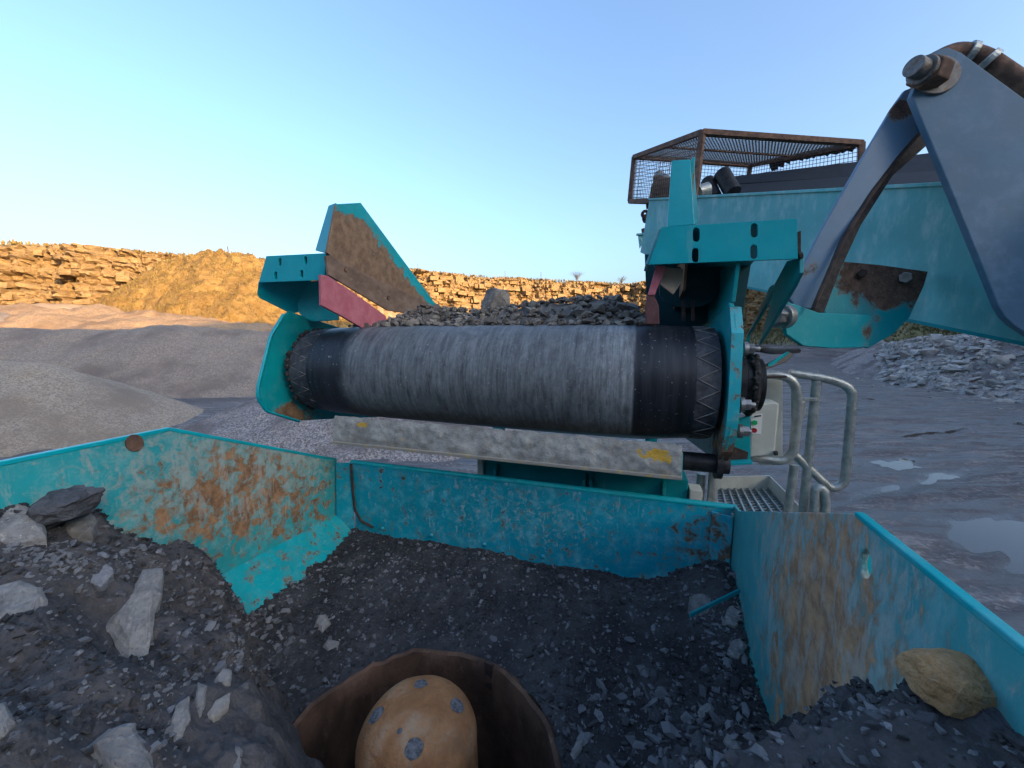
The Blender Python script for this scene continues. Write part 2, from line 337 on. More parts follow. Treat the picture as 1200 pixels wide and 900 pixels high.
# scraper caked in slurry
t = NT('caked_slurry'); n = t.noise(13, 9, .7); n2 = t.noise(5, 6, .6)
col = t.mix(t.th(n, .3, .75), (.17, .165, .15), (.36, .355, .33)); col = t.mix(t.math('MULTIPLY', t.th(t.noise(45, 4, .7), .55, .7), .5), col, (.10, .10, .10))
yb = t.math('ADD', t.noise(16, 7, .7), t.math('MULTIPLY', t.math('MAXIMUM', t.blob((.73, -.18, -.245), (.11, .3, .05)), t.blob((-.54, -.18, -.225), (.05, .3, .022))), .30))
col = t.mix(t.th(yb, .66, .72), col, (.42, .255, .04))
M['slurry'] = t.out(col, .92, t.bump(t.math('ADD', n, t.math('MULTIPLY', t.vor(22), .4)), .8, .012))
M['yellow'] = simple('chipped_yellow_paint', (.40, .27, .06), (.50, .37, .12), 25, .7, c=(.27, .255, .22), cth=(.36, .46))
# crushed fines
t = NT('dark_fines'); c = t.sep(t.vor(170, None, 'Color')); c2 = t.sep(t.vor(70, None, 'Color')); big = t.noise(5, 6, .6)
base = t.mix(t.th(big, .35, .7), (.016, .0165, .0185), (.040, .041, .044))
col = t.mix(t.math('MULTIPLY', t.th(c[0], .86, .95), .32), base, (.085, .09, .10)); col = t.mix(t.math('MULTIPLY', t.th(c2[1], .955, .975), .45), col, (.13, .138, .15))
col = t.mix(t.math('MULTIPLY', t.attr('dry'), t.th(t.noise(24, 6, .65), .25, .65)), col, (.060, .056, .056))
h = t.math('ADD', t.noise(60, 6, .7), t.math('ADD', t.math('MULTIPLY', t.vor(70), -.5), t.math('MULTIPLY', t.vor(170), -.25)))
M['fines'] = t.out(col, .93, t.bump(h, .7, .008))
# head dome: rusty cast iron with bruised grey patches
t = NT('rusty_casting'); n = t.noise(9, 7, .65); col = t.mix(t.th(n, .3, .72), (.28, .12, .046), (.44, .215, .09))
col = t.mix(t.math('MULTIPLY', t.th(t.noise(55, 4, .7), .55, .75), .5), col, (.16, .09, .045)); col = t.mix(t.math('MULTIPLY', t.th(t.noise(12, 8, .72, t.map(t.obj, (1, 1, .25))), .52, .68), .55), col, (.24, .13, .07)); col = t.mix(t.math('MULTIPLY', t.th(t.noise(7, 7, .7), .50, .68), .6), col, (.48, .37, .25))
pm = None
DOME = Vector((-.464, .712, -.897)); DR = .143
bs = [(-.040, -.10, -.02), (-.098, .015, -.03), (.035, -.108, -.055), (.088, .012, -.028), (.02, .11, -.03), (-.012, .0, 0.003)]
def dome_hit(px, py):
    r_ = ray(px, py); k = .3
    while k < 1.6:
        p = r_ * k - DOME; q = math.hypot(p.x, p.y); zc = p.z + .085
        if p.z < -.085 and q < DR: return p + DOME
        if p.z >= -.085 and (q <= DR - .075 and zc <= .09 or math.hypot(max(0, q - DR + .075), zc) < .08): return p + DOME
        k += .002
    return DOME
BRUISE = [dome_hit(*q) for q in ((441, 839), (485, 878), (535, 828), (493, 800), (468, 856))]
for p, rr in zip(BRUISE, (.030, .030, .028, .026, .010)):
    bq = t.blob(tuple(p - DOME), (rr, rr, rr)); pm = bq if pm is None else t.math('MAXIMUM', pm, bq)
pmn = t.th(t.math('ADD', pm, t.math('MULTIPLY_ADD', t.noise(40, 5, .7), .6, -.3)), .22, .30)
col = t.mix(pmn, col, t.mix(t.th(t.noise(110, 5, .7), .3, .7), (.05, .05, .052), (.20, .20, .205)))
M['dome'] = t.out(col, .75, t.bump(t.math('SUBTRACT', t.math('ADD', t.noise(70, 6, .75), t.noise(18, 5, .7)), t.math('MULTIPLY', pmn, .7)), .7, .010))
M['ring'] = simple('rust_brown_liner', (.055, .032, .022), (.15, .085, .055), 8, .85, 0, .5, .008, (1, 1, .5), (.20, .125, .085))
# quarry floor, banks, stockpiles, cliffs
t = NT('quarry_floor'); p = t.pos(); z = t.sep(p)[2]; sand = t.attr('sand'); grass = t.attr('grass')
r1 = t.noise(.55, 8, .68, t.map(p, (.35, 1.5, 1), (0, 0, R(20))), .5); r2 = t.noise(4.5, 6, .7); r3 = t.vor(16, p, 'Color')
mud = t.mix(t.th(r1, .35, .7), (.058, .055, .057), (.115, .108, .110)); mud = t.mix(t.math('MULTIPLY', t.th(r2, .5, .75), .55), mud, (.19, .18, .185))
mud = t.mix(t.math('MULTIPLY', t.th(t.sep(r3)[0], .78, .92), .4), mud, (.24, .235, .235))
wet = t.th(t.math('ADD', z, t.math('MULTIPLY_ADD', t.noise(1.4, 5, .7), .10, -.05)), .075, -.01); wet = t.math('MULTIPLY', wet, t.math('SUBTRACT', 1.0, sand))
pale_ = t.noise(1.7, 8, .7, t.map(p, (.25, 1.7, 1), (0, 0, R(19))), .3); mud = t.mix(t.math('MULTIPLY', t.th(pale_, .52, .62), .40), mud, (.24, .23, .23)); mud = t.mix(t.math('MULTIPLY', t.th(pale_, .47, .39), .5), mud, (.045, .042, .044))
damp = t.noise(1.1, 7, .66, t.map(p, (.22, 1.9, 1), (0, 0, R(17))), .4); damp = t.math('MULTIPLY', t.th(damp, .47, .56), t.math('SUBTRACT', 1.0, t.math('MAXIMUM', sand, grass)))
wet = t.math('MAXIMUM', wet, t.math('MULTIPLY', damp, .85)); mud = t.mix(wet, mud, (.04, .038, .041))
sc = t.mix(t.th(t.noise(.8, 7, .65), .35, .7), (.22, .165, .11), (.33, .26, .185)); sc = t.mix(t.math('MULTIPLY', t.th(t.noise(.22, 5, .6), .5, .6), .7), sc, (.20, .165, .14))
gc = t.mix(t.th(t.noise(1.6, 7, .7), .38, .66), (.075, .075, .030), (.20, .165, .085)); gc = t.mix(t.math('MULTIPLY', t.th(t.noise(.9, 6, .65), .52, .66), .7), gc, (.13, .12, .11))
col = t.mix(sand, mud, sc); col = t.mix(grass, col, gc)
gb = t.bump(t.math('ADD', r2, t.math('MULTIPLY', t.vor(16, p), .4)), .7, .06); t.put(gb.node.inputs['Strength'], t.math('MULTIPLY_ADD', wet, -.58, .7))
M['ground'] = t.out(col, t.math('MULTIPLY_ADD', wet, -.72, .92), gb)
t = NT('puddle_water'); t.b.inputs['Specular IOR Level'].default_value = .5; t.b.inputs['IOR'].default_value = 1.33
M['water'] = t.out((.05, .046, .045), .03, t.bump(t.noise(7, 2, .5), .03, .01))
PURP = [(.075, .068, .072), (.15, .138, .14), (.235, .215, .21), (.34, .31, .30)]
M['pile_back'] = gravelmat('grey_gravel', [(.085, .076, .078), (.125, .112, .112), (.155, .14, .136), (.21, .19, .18)], 17, .025, (.10, .088, .09))
M['pile_left'] = gravelmat('brown_gravel', [(.11, .096, .09), (.155, .137, .127), (.20, .178, .162), (.27, .245, .22)], 20, .025, (.14, .122, .112))
M['pile_right'] = gravelmat('coarse_gravel', [(.055, .051, .055), (.10, .094, .098), (.17, .16, .16), (.28, .265, .255)], 17, .04, (.085,.078,.08))
t = NT('quarry_rock'); p = t.pos(); n1 = t.noise(.55, 8, .68, t.map(p, (1, 1, 2.2)), .3); n2 = t.noise(2.6, 7, .7, t.map(p, (1, 1, 1.6)))
col = t.mix(t.th(n1, .3, .7), (.17, .112, .052), (.30, .208, .105)); col = t.mix(t.math('MULTIPLY', t.th(n2, .5, .72), .6), col, (.38, .29, .165)); col = t.mix(t.math('MULTIPLY', t.th(t.noise(1.1, 6, .7), .56, .66), .6), col, (.10, .08, .06))
lay = t.noise(1.0, 6, .7, t.map(p, (.05, .05, 2.6)), .2); col = t.mix(t.math('MULTIPLY', t.th(lay, .54, .62), .45), col, (.12, .085, .05))
M['cliff'] = t.out(col, .92, t.bump(t.math('ADD', n2, t.math('MULTIPLY', lay, .8)), .8, .25))
t = NT('overgrown_rubble'); p = t.pos(); n1 = t.noise(.45, 7, .65); n2 = t.noise(3.2, 8, .72)
col = t.mix(t.th(n1, .35, .68), (.17, .10, .03), (.29, .185, .062)); col = t.mix(t.math('MULTIPLY', t.th(n2, .48, .7), .7), col, (.32, .24, .11)); col = t.mix(t.math('MULTIPLY', t.th(t.noise(1.3, 7, .72), .52, .64), .7), col, (.085, .058, .025))
M['talus'] = t.out(col, .95, t.bump(n2, .9, .3))
M['tuft'] = simple('dry_grass', (.15, .105, .03), (.28, .21, .08), .6, .95, 0, .1)
M['tufts_green'] = simple('wintry_grass', (.07, .075, .03), (.19, .16, .07), .6, .95, 0, .1)
M['twig'] = simple('bare_twigs', (.09, .06, .04), (.16, .11, .07), 3, .9)

# ------------------------------------------------------------------ quarry terrain
LOOP = [(-62, -62, 24), (-118, -20, 14), (-112, 38, 13), (-78, 57, 13.6), (-58, 62, 12.8), (-30, 100, 16.5), (-8, 112, 16.2), (38, 127, 16), (66, 105, 18), (76, 60, 15.5), (80, 0, 36), (68, -62, 37), (0, -78, 37)]
def loop_near(x, y):                          # signed distance to the quarry face (negative inside), top height there
    best = 1e9; top = 0; inside = False; n = len(LOOP)
    for i in range(n):
        ax, ay, ah = LOOP[i]; bx, by, bh = LOOP[(i + 1) % n]; dx, dy = bx - ax, by - ay
        k = max(0, min(1, ((x - ax) * dx + (y - ay) * dy) / (dx * dx + dy * dy))); d = math.hypot(x - ax - dx * k, y - ay - dy * k)
        if d < best: best, top = d, ah + (bh - ah) * k
        if (ay > y) != (by > y) and x < (bx - ax) * (y - ay) / (by - ay) + ax: inside = not inside
    return (-best if inside else best), top
def ground_h(x, y):                           # world z, quarry floor at 0
    r = math.hypot(x, y)
    if r > 190:
        return 19 + 3 * noise.noise(Vector((x * .01, y * .01, 3))), 0, 1
    s, top = loop_near(x, y)
    if s > 2.5: return top + EYE + .5 * fbm(Vector((x * .12, y * .12, 1)), 3) - .2, 0, 1
    d = max(0, -s)
    left = sm(2, -18, x)
    bank = (7.6 * left + (1 - left) * 5.0) * sm(18, 1.5, d) * (1 + .3 * noise.noise(Vector((x * .07, y * .07, 5))))
    flat = 1 - sm(.3, 2.0, bank)
    a = R(-20); xr, yr = x * math.cos(a) - y * math.sin(a), x * math.sin(a) + y * math.cos(a)
    rut = .07 * noise.noise(Vector((xr * .12, yr * .55, 0))) + .075 * noise.noise(Vector((xr * .30, yr * 1.7, 2))) + .045 * noise.noise(Vector((xr * 1.1, yr * 3.6, 4))) + .012 * noise.noise(Vector((x * 6, y * 6, 4)))
    pud = -.19 * math.exp(-((x - 11.0) / 2.5) ** 2 - ((y - 7.0) / 1.05) ** 2) + .10 * math.exp(-((x - 5.5) / 3.0) ** 2 - ((y - 4.6) / 1.6) ** 2)
    high = .10 * sm(2, -6, x) + .05 * sm(6, 2.5, y)
    berm = 1.7 * math.exp(-((y - 60 - .12 * x) / 2.6) ** 2) * sm(15, 26, x)
    z = .064 + rut * flat * (1 - .4 * sm(20, 50, r)) + pud + high + bank + berm + .25 * sm(.5, 3, bank) * fbm(Vector((x * .3, y * .3, 7)), 4)
    return z, left * sm(.3, 1.6, bank), (1 - left) * sm(.9, 2.2, bank)

def build_ground():
    angs = []; a = -180.0
    while a < 179.99:
        angs.append(a); a += .16 if -62 <= a <= 62 else 2.0
    rad = [0.5]; k = 1.0
    while rad[-1] < 2500: rad.append(rad[-1] * (1.022 if 3.5 < rad[-1] < 180 else 1.15))
    vv, ss, gg, ff = [], [], [], []
    for r_ in rad:
        for an in angs:
            x, y = r_ * math.sin(R(an)), r_ * math.cos(R(an)); z, s_, g_ = ground_h(x, y); vv.append((x, y, z)); ss.append(s_); gg.append(g_)
    n = len(angs)
    for i in range(len(rad) - 1):
        for j in range(n): ff.append((i * n + j, i * n + (j + 1) % n, (i + 1) * n + (j + 1) % n, (i + 1) * n + j))
    vv.append((0, 0, 0)); ss.append(0); gg.append(0); c = len(vv) - 1
    ff += [(c, (j + 1) % n, j) for j in range(n)]
    me = bpy.data.meshes.new('quarry_ground'); me.from_pydata(vv, [], ff)
    for nm, dat in (('sand', ss), ('grass', gg)): me.attributes.new(nm, 'FLOAT', 'POINT').data.foreach_set('value', dat)
    me.polygons.foreach_set('use_smooth', [True] * len(me.polygons)); me.materials.append(M['ground'])
    if me.polygons[0].normal.z < 0: me.flip_normals()
    o = bpy.data.objects.new('quarry_ground', me); COL.objects.link(o); o['kind'] = 'structure'
build_ground()
wm = MB().add([(3, 1, 0), (36, 1, 0), (44, 42, 0), (-2, 42, 0)], [(0, 1, 2, 3)])
mesh_obj('puddle_water', wm, M['water'], kind='structure', fix=False)

def hsh(*a): return random.Random(hash(tuple(int(v) for v in a))).random()
def build_cliff():
    path = []; n = len(LOOP)
    for i in range(n):
        a, b = LOOP[i], LOOP[(i + 1) % n]; L = math.hypot(b[0] - a[0], b[1] - a[1]); fine = i in (2, 3, 4, 5, 6, 7, 8)
        m = max(2, int(L / (.32 if fine else 2.5)))
        for k in range(m):
            f = k / m; path.append((a[0] + (b[0] - a[0]) * f, a[1] + (b[1] - a[1]) * f, a[2] + (b[2] - a[2]) * f))
    N = len(path); nor = []; run = []; acc = 0
    for i in range(N):
        p, q = path[i - 3], path[(i + 3) % N]; dx, dy = q[0] - p[0], q[1] - p[1]; l = math.hypot(dx, dy); nor.append((dy / l, -dx / l)); run.append(acc)
        acc += math.hypot(path[(i + 1) % N][0] - path[i][0], path[(i + 1) % N][1] - path[i][1])
    rows = 62; vv = []; blocks = []
    for i in range(N):
        x, y, top = path[i]; nx, ny = nor[i]; s = run[i]; tt = top + .9 * fbm(Vector((s * .09, 0, 0)), 4) + .35 * noise.noise(Vector((s * .9, 2, 2)))
        buttress = 2.6 * noise.noise(Vector((s * .075, 0, 9))) + 1.3 * noise.noise(Vector((s * .22, 0, 5)))
        for j in range(rows + 1):
            f = j / rows; z = -3.6 + (tt + 3.6) * f
            zt = z + .03 * s + .8 * noise.noise(Vector((s * .1, 0, 1))) + .55 * noise.noise(Vector((s * .3, z * .45, 6))); h = 1.15; row = math.floor(zt / h); rz = zt / h - row
            cw = 1.5 + 1.6 * hsh(row, 3); cc = s / cw + hsh(row, 7) * 5 + .22 * noise.noise(Vector((s * .5, z * .7, 3))); col = math.floor(cc); rc = cc - col
            off = 1.5 * hsh(row, col, 1) ** 1.4 + .5 * hsh(row, 11) - (.5 if rz < .14 or rc < .13 else 0)
            c2_, r2_ = math.floor(s / .8 + .5 * noise.noise(Vector((s * .8, z, 2))) + row * .37), math.floor(zt / .42)
            off += .55 * hsh(r2_, c2_, 5) ** 2 * (1.4 if hsh(row, col, 8) > .5 else .5) + (-.9 if noise.noise(Vector((s * .55, z * .08, 12))) > .42 else 0)
            off += buttress + .35 * fbm(Vector((s * 1.1, z * 1.3, 6)), 4) + .5 * fbm(Vector((s * .35, z * .5, 4)), 4) - (z + 3.6) * .13
            if j == rows: off -= .7
            vv.append((x + nx * off, y + ny * off, EYE + z))
        vv.append((x - nx * 6, y - ny * 6, EYE + tt + .15))
    K = rows + 2; ff = []
    for i in range(N):
        i2 = (i + 1) % N
        for j in range(K - 1): ff.append((i * K + j, i2 * K + j, i2 * K + j + 1, i * K + j + 1))
    mb = MB(); mb.v = [Vector(p) for p in vv]; mb.f = ff
    o = mesh_obj('quarry_cliff', mb, M['cliff'], kind='structure')
    # proud blocks that can be told apart on the face
    bms = []
    for k in range(8):
        b = MB(); rnd = random.Random(k); pts = []
        for sx in (-1, 1):
            for sy in (-1, 1):
                for sz in (-1, 1): pts.append((sx * (.5 + rnd.uniform(-.1, .1)), sy * (.5 + rnd.uniform(-.1, .1)), sz * (.5 + rnd.uniform(-.12, .12))))
        b.add(pts, [(0, 1, 3, 2), (4, 6, 7, 5), (0, 4, 5, 1), (2, 3, 7, 6), (0, 2, 6, 4), (1, 5, 7, 3)]); bms.append(b)
    protos = []; rnd = random.Random(5); cnt = 0; tries = 0
    while cnt < 240 and tries < 4000:
        tries += 1; i = rnd.randrange(N); x, y, top = path[i]
        px = 600 + 452 * x / y if y > 5 else 9999
        if not (-40 < px < 330 or 475 < px < 760): continue
        z = rnd.uniform(.2 if px > 400 else -1, top - 1.0); j = int((z + 3.6) / (top + 3.6) * rows); q = vv[i * K + j]; nx, ny = nor[i]
        k = rnd.randrange(8)
        if cnt < 8: k = cnt; b = mesh_obj('rock_block', bms[k], M['cliff'], o, bevel=0); protos.append(b)
        else:
            b = protos[k].copy(); COL.objects.link(b); b.parent = o
        sc = .8 if px < 400 else 1.3
        b.location = (q[0] - nx * .05, q[1] - ny * .05, q[2]); b.rotation_euler = (rnd.uniform(-.08, .08), rnd.uniform(-.1, .1), math.atan2(ny, nx) + rnd.uniform(-.25, .25))
        b.scale = (sc * rnd.uniform(.8, 1.4), sc * rnd.uniform(1.0, 2.4), sc * rnd.uniform(.6, 1.2)); cnt += 1
build_cliff()

def heap(name, ridge, slope, mat, label, cat, res, rough=.12, box=None, kind=None, toe=.5, foot=-.25, lump=.35):
    xs = [p[0] for p in ridge]; ys = [p[1] for p in ridge]; H = max(p[2] for p in ridge) / slope + 2
    x0, x1, y0, y1 = box or (min(xs) - H, max(xs) + H, min(ys) - H, max(ys) + H); cx, cy = (x0 + x1) / 2, (y0 + y1) / 2
    nx, ny = int((x1 - x0) / res), int((y1 - y0) / res); idx = {}; mb = MB()
    def hz(x, y):
        best = -99
        for a, b in zip(ridge, ridge[1:]):
            dx, dy = b[0] - a[0], b[1] - a[1]; k = max(0, min(1, ((x - a[0]) * dx + (y - a[1]) * dy) / (dx * dx + dy * dy)))
            d = math.hypot(x - a[0] - dx * k, y - a[1] - dy * k); d = math.sqrt(d * d + toe * toe) - toe
            best = max(best, a[2] + (b[2] - a[2]) * k - slope * d)
        return best + lump * noise.noise(Vector((x * .22, y * .22, 8))) + rough * fbm(Vector((x * .9, y * .9, 3)), 5)
    for i in range(nx + 1):
        for j in range(ny + 1):
            x, y = x0 + (x1 - x0) * i / nx, y0 + (y1 - y0) * j / ny; z = hz(x, y)
            idx[i, j] = len(mb.v); mb.v.append(Vector((x - cx, y - cy, max(z, foot))))
    for i in range(nx):
        for j in range(ny):
            q = [idx[i, j], idx[i + 1, j], idx[i + 1, j + 1], idx[i, j + 1]]
            if max(mb.v[k].z for k in q) > foot + .01: mb.f.append(tuple(q))
    o = mesh_obj(name, mb, mat, smooth=180, fix=False); o.location = (cx, cy, 0)
    if kind: o['kind'] = kind
    else: tag(o, label, cat)
    return o, hz
heap('gravel_stockpile', [(-50, 22, 4.5), (-38, 25.5, 4.35), (-30, 28, 4.25), (-25, 29, 4.7), (-19, 30, 4.2), (-10, 31, 3.2), (-4, 32, 1.8)], .62, M['pile_back'],
     'long grey gravel stockpile whose wavy crest hides the foot of the cliffs', 'gravel pile', .22, .10)
heap('gravel_stockpile', [(-26, 14.5, 3.2), (-19.3, 15.6, 2.9)], .60, M['pile_left'], 'smaller brownish gravel stockpile at far left, just above the hopper wall', 'gravel pile', .13, .07, lump=.2)
heap('gravel_stockpile', [(-10.6, 17, 1.35), (-7, 15.5, 1.6), (-3.5, 15, 1.4), (-1.5, 15.5, .5)], .38, M['pile_right'], 'low coarse stone pile beyond the conveyor drum and rear hopper wall', 'gravel pile', .09, .10, lump=.3)
_, talus_h = heap('talus_slope', [(-46.5, 60, 15.6), (-41, 59, 15.4), (-35, 62, 14.2)], .86, M['talus'], '', '', .3, .75, kind='structure', toe=3, foot=-1, lump=1.4)
M['sand'] = gravelmat('pale_sand', [(.20, .135, .085), (.26, .185, .12), (.30, .215, .14), (.34, .25, .17)], 8, .05, (.20, .14, .095))
heap('sand_bank', [(-84, 44, 7.4), (-66, 45, 7.3), (-52, 45, 7.0), (-40, 44, 6.2), (-30, 44, 5.0), (-16, 46, 3.4)], .30, M['sand'], '', '', .4, .35, kind='structure', toe=2, foot=-.5, lump=.9)
heap('spoil_mound', [(-62, 41, 6.9), (-53, 39.5, 6.2), (-47, 38.5, 4.4)], .36, M['pile_back'], 'dark spoil mound at the foot of the left cliff, beyond the gravel crest', 'spoil mound', .4, .2, toe=2)
def tufts(name, spots, mat, hgt):
    mb = MB(); rnd = random.Random(3)
    for x, y, z in spots:
        for k in range(5):
            a = rnd.uniform(0, 6.3); l = hgt * rnd.uniform(.5, 1.2); w = l * .22; dx, dy = math.cos(a), math.sin(a)
            mb.add([(x - dy * w, y + dx * w, z - .1), (x + dy * w, y - dx * w, z - .1), (x + dx * l * .5, y + dy * l * .5, z + l)], [(0, 1, 2)])
    o = mesh_obj(name, mb, mat, kind='stuff', fix=False)
rnd = random.Random(8); sp = []
while len(sp) < 5200:
    x, y = rnd.uniform(-66, -22), rnd.uniform(34, 66); z = talus_h(x, y)
    if z > 5.5 and noise.noise(Vector((x * .3, y * .3, 0))) > -.25: sp.append((x, y, z))
tufts('dry_grass', sp, M['tuft'], .26)
sp = []
while len(sp) < 3500:
    x, y = rnd.uniform(30, 71), rnd.uniform(35, 110); z, s_, g_ = ground_h(x, y)
    if g_ > .3: sp.append((x, y, z))
tufts('rough_grass', sp, M['tufts_green'], .5)
sp = []
for k in range(2600):
    i = rnd.choice((2, 3, 4, 5, 6, 7)); a, b = LOOP[i], LOOP[i + 1]; f = rnd.random(); L = math.hypot(b[0] - a[0], b[1] - a[1]); nx, ny = (b[1] - a[1]) / L, -(b[0] - a[0]) / L
    o_ = rnd.uniform(1.2, 8); x, y = a[0] + (b[0] - a[0]) * f - nx * o_, a[1] + (b[1] - a[1]) * f - ny * o_; sp.append((x, y, EYE + a[2] + (b[2] - a[2]) * f - .1))
tufts('cliff_top_grass', sp, M['tuft'], .55)
def shrub(x, y, z, h, label, seed):
    rnd = random.Random(seed); t0 = MB().tube([(0, 0, -.3), (.05, 0, h * .25), (0, .05, h * .45)], [.09, .07, .04], 6); tw = MB()
    for k in range(46):
        a = rnd.uniform(0, 6.28); st_ = Vector((0, 0, h * rnd.uniform(.05, .45))); e = Vector((math.cos(a) * h * rnd.uniform(.25, .75), math.sin(a) * h * rnd.uniform(.25, .75), h * rnd.uniform(.5, 1.0)))
        m = st_.lerp(e, .5) + Vector((rnd.uniform(-.1, .1), rnd.uniform(-.1, .1), .12 * h)); tw.tube([st_, m, e], [.035, .022, .008], 4)
        for q in range(3):
            e2 = m.lerp(e, rnd.random()) ; tw.tube([e2, e2 + Vector((rnd.uniform(-.4, .4), rnd.uniform(-.4, .4), rnd.uniform(.2, .5)))], [.014, .006], 3)
    o = bpy.data.objects.new('bare_shrub', None); COL.objects.link(o); o.location = (x, y, z); tag(o, label, 'shrub', 'bare shrubs along the cliff top')
    mesh_obj('trunk', t0, M['twig'], o); mesh_obj('twigs', tw, M['twig'], o, kind='stuff')
def on_rim(px, back=2.5):
    for i in range(2, 8):
        a, b = LOOP[i], LOOP[i + 1]
        for k in range(200):
            f = k / 200; x, y = a[0] + (b[0] - a[0]) * f, a[1] + (b[1] - a[1]) * f
            if y > 5 and abs(600 + 452 * x / y - px) < 2.5:
                l = math.hypot(x, y); return x + x / l * back, y + y / l * back, EYE + a[2] + (b[2] - a[2]) * f
for px, h, lb in ((676, 3.6, 'bare rounded shrub on the cliff top, larger of two left of the right bracket'), (727, 2.6, 'small bare shrub on the cliff top close beside the right teal bracket')):
    q = on_rim(px, 5); shrub(*q, h, lb, int(px))
for px, h, lb in ((283, 2.0, 'lone thin post on the golden talus skyline left of the conveyor'), (495, 1.9, 'thin skyline post just right of the scoured skirt plate'), (594, 2.0, 'thin skyline post above the large rock on the belt'), (635, 2.3, 'thin skyline post left of the larger bare shrub')):
    q = on_rim(px, 3) if px > 400 else (-40.5, 57, talus_h(-40.5, 57) - .2)
    o = mesh_obj('fence_post', MB().tube([(0, 0, -.4), (.03, 0, h * .5), (0, .02, h)], [.085, .08, .07], 7), M['twig']); o.location = q; tag(o, lb, 'post', 'posts on the skyline')

# ------------------------------------------------------------------ rocks
def rock_mesh(name, rnd, dims, mat, n=14, detail=False, soft=0):
    bm = bmesh.new()
    for k in range(n):
        v = Vector((rnd.gauss(0, 1), rnd.gauss(0, 1), rnd.gauss(0, 1))).normalized(); v *= rnd.uniform(.8, 1.1)
        v = Vector(max(-.72, min(.72, c)) / .72 for c in v)
        bm.verts.new(Vector((v.x * dims[0], v.y * dims[1], v.z * dims[2])) * .5)
    r_ = bmesh.ops.convex_hull(bm, input=bm.verts); bmesh.ops.delete(bm, geom=[g for g in set(r_['geom_interior'] + r_['geom_unused']) if isinstance(g, bmesh.types.BMVert)], context='VERTS')
    if detail:
        bmesh.ops.subdivide_edges(bm, edges=bm.edges, cuts=4, use_grid_fill=True); s = max(dims); o_ = rnd.uniform(0, 50)
        for k in range(soft): bmesh.ops.smooth_vert(bm, verts=bm.verts, factor=.5, use_axis_x=True, use_axis_y=True, use_axis_z=True)
        bm.normal_update()
        for v in bm.verts: v.co += v.normal * (.055 * s * fbm(v.co * (3.2 / s) + Vector((o_, 0, 0)), 4)) + Vector((0, 0, .018 * s * noise.noise(Vector((v.co.x * 2 / s, v.co.y * 2 / s, v.co.z * 22 / s + o_)))))
    bmesh.ops.recalc_face_normals(bm, faces=bm.faces)
    me = bpy.data.meshes.new(name); bm.to_mesh(me); bm.free(); me.materials.append(mat)
    return me
def rot3(rnd): return Matrix.Rotation(rnd.uniform(0, 6.3), 3, 'Z') @ Matrix.Rotation(rnd.gauss(0, .35), 3, 'X') @ Matrix.Rotation(rnd.gauss(0, .35), 3, 'Y')
def scatter(name, meshes, items, label, cat, group, stuff_name, keep):      # items: (world point, size); largest `keep` become things, the rest one mass
    rnd = random.Random(len(items)); dist = lambda q: q[1] / max(.3, (q[0] - cam.location).length)
    items = sorted(items, key=dist, reverse=True)
    for p, s in items[:keep]:
        o = bpy.data.objects.new(name, rnd.choice(meshes)); COL.objects.link(o); o.location = p; o.rotation_euler = rot3(rnd).to_euler(); o.scale = (s, s * rnd.uniform(.8, 1.1), s * rnd.uniform(.75, 1.1))
        tag(o, label, cat, group)
    if items[keep:]:
        vv, ff = [], []
        geo = [([v.co.copy() for v in m.vertices], [tuple(f.vertices) for f in m.polygons]) for m in meshes]
        for p, s in items[keep:]:
            g = rnd.choice(geo); mt = rot3(rnd); o_ = len(vv); vv += [tuple(p + (mt @ c) * s) for c in g[0]]; ff += [tuple(i + o_ for i in f) for f in g[1]]
        me = bpy.data.meshes.new(stuff_name); me.from_pydata(vv, [], ff); me.materials.append(meshes[0].materials[0])
        o = bpy.data.objects.new(stuff_name, me); COL.objects.link(o); o['kind'] = 'stuff'
rnd = random.Random(21)
heap_meshes = [rock_mesh('heap_boulder', rnd, (1, rnd.uniform(.6, .95), rnd.uniform(.4, .75)), M['heap_rock'], 16) for k in range(14)]
_, rh = heap('rubble_heap_core', [(50, 56, 1.6), (44, 47, 2.4), (39, 36, 3.6), (35.5, 27, 3.9), (35, 19, 3.9)], .66, M['pile_right'], '', '', .5, .3, kind='stuff')
items = []
while len(items) < 2600:
    x, y = rnd.uniform(24, 52), rnd.uniform(14, 60)
    z = rh(x, y)
    if z > -.1 and 600 + 452 * x / y > 1030: items.append((Vector((x, y, z)), min(1.5, .34 * math.exp(rnd.gauss(.25, .42)))))
for k in range(160):
    x, y = rnd.uniform(20, 40), rnd.uniform(17, 40); z = rh(x, y)
    if -2.5 < z < 0: items.append((Vector((x, y, ground_h(x, y)[0])), .14 * math.exp(rnd.gauss(.1, .5))))
scatter('limestone_block', heap_meshes, items, 'pale grey limestone block in the rubble heap at the right edge', 'rock', 'blocks of the rubble heap on the right', 'rubble_mass', 290)

# ------------------------------------------------------------------ crusher hopper
UL, UR, VR = -1.40, .37, 1.52
hp = Thing('crusher_hopper', 'worn teal steel feed hopper holding dark crushed stone', 'hopper', (0, VR, -.98))
hb = hp.base
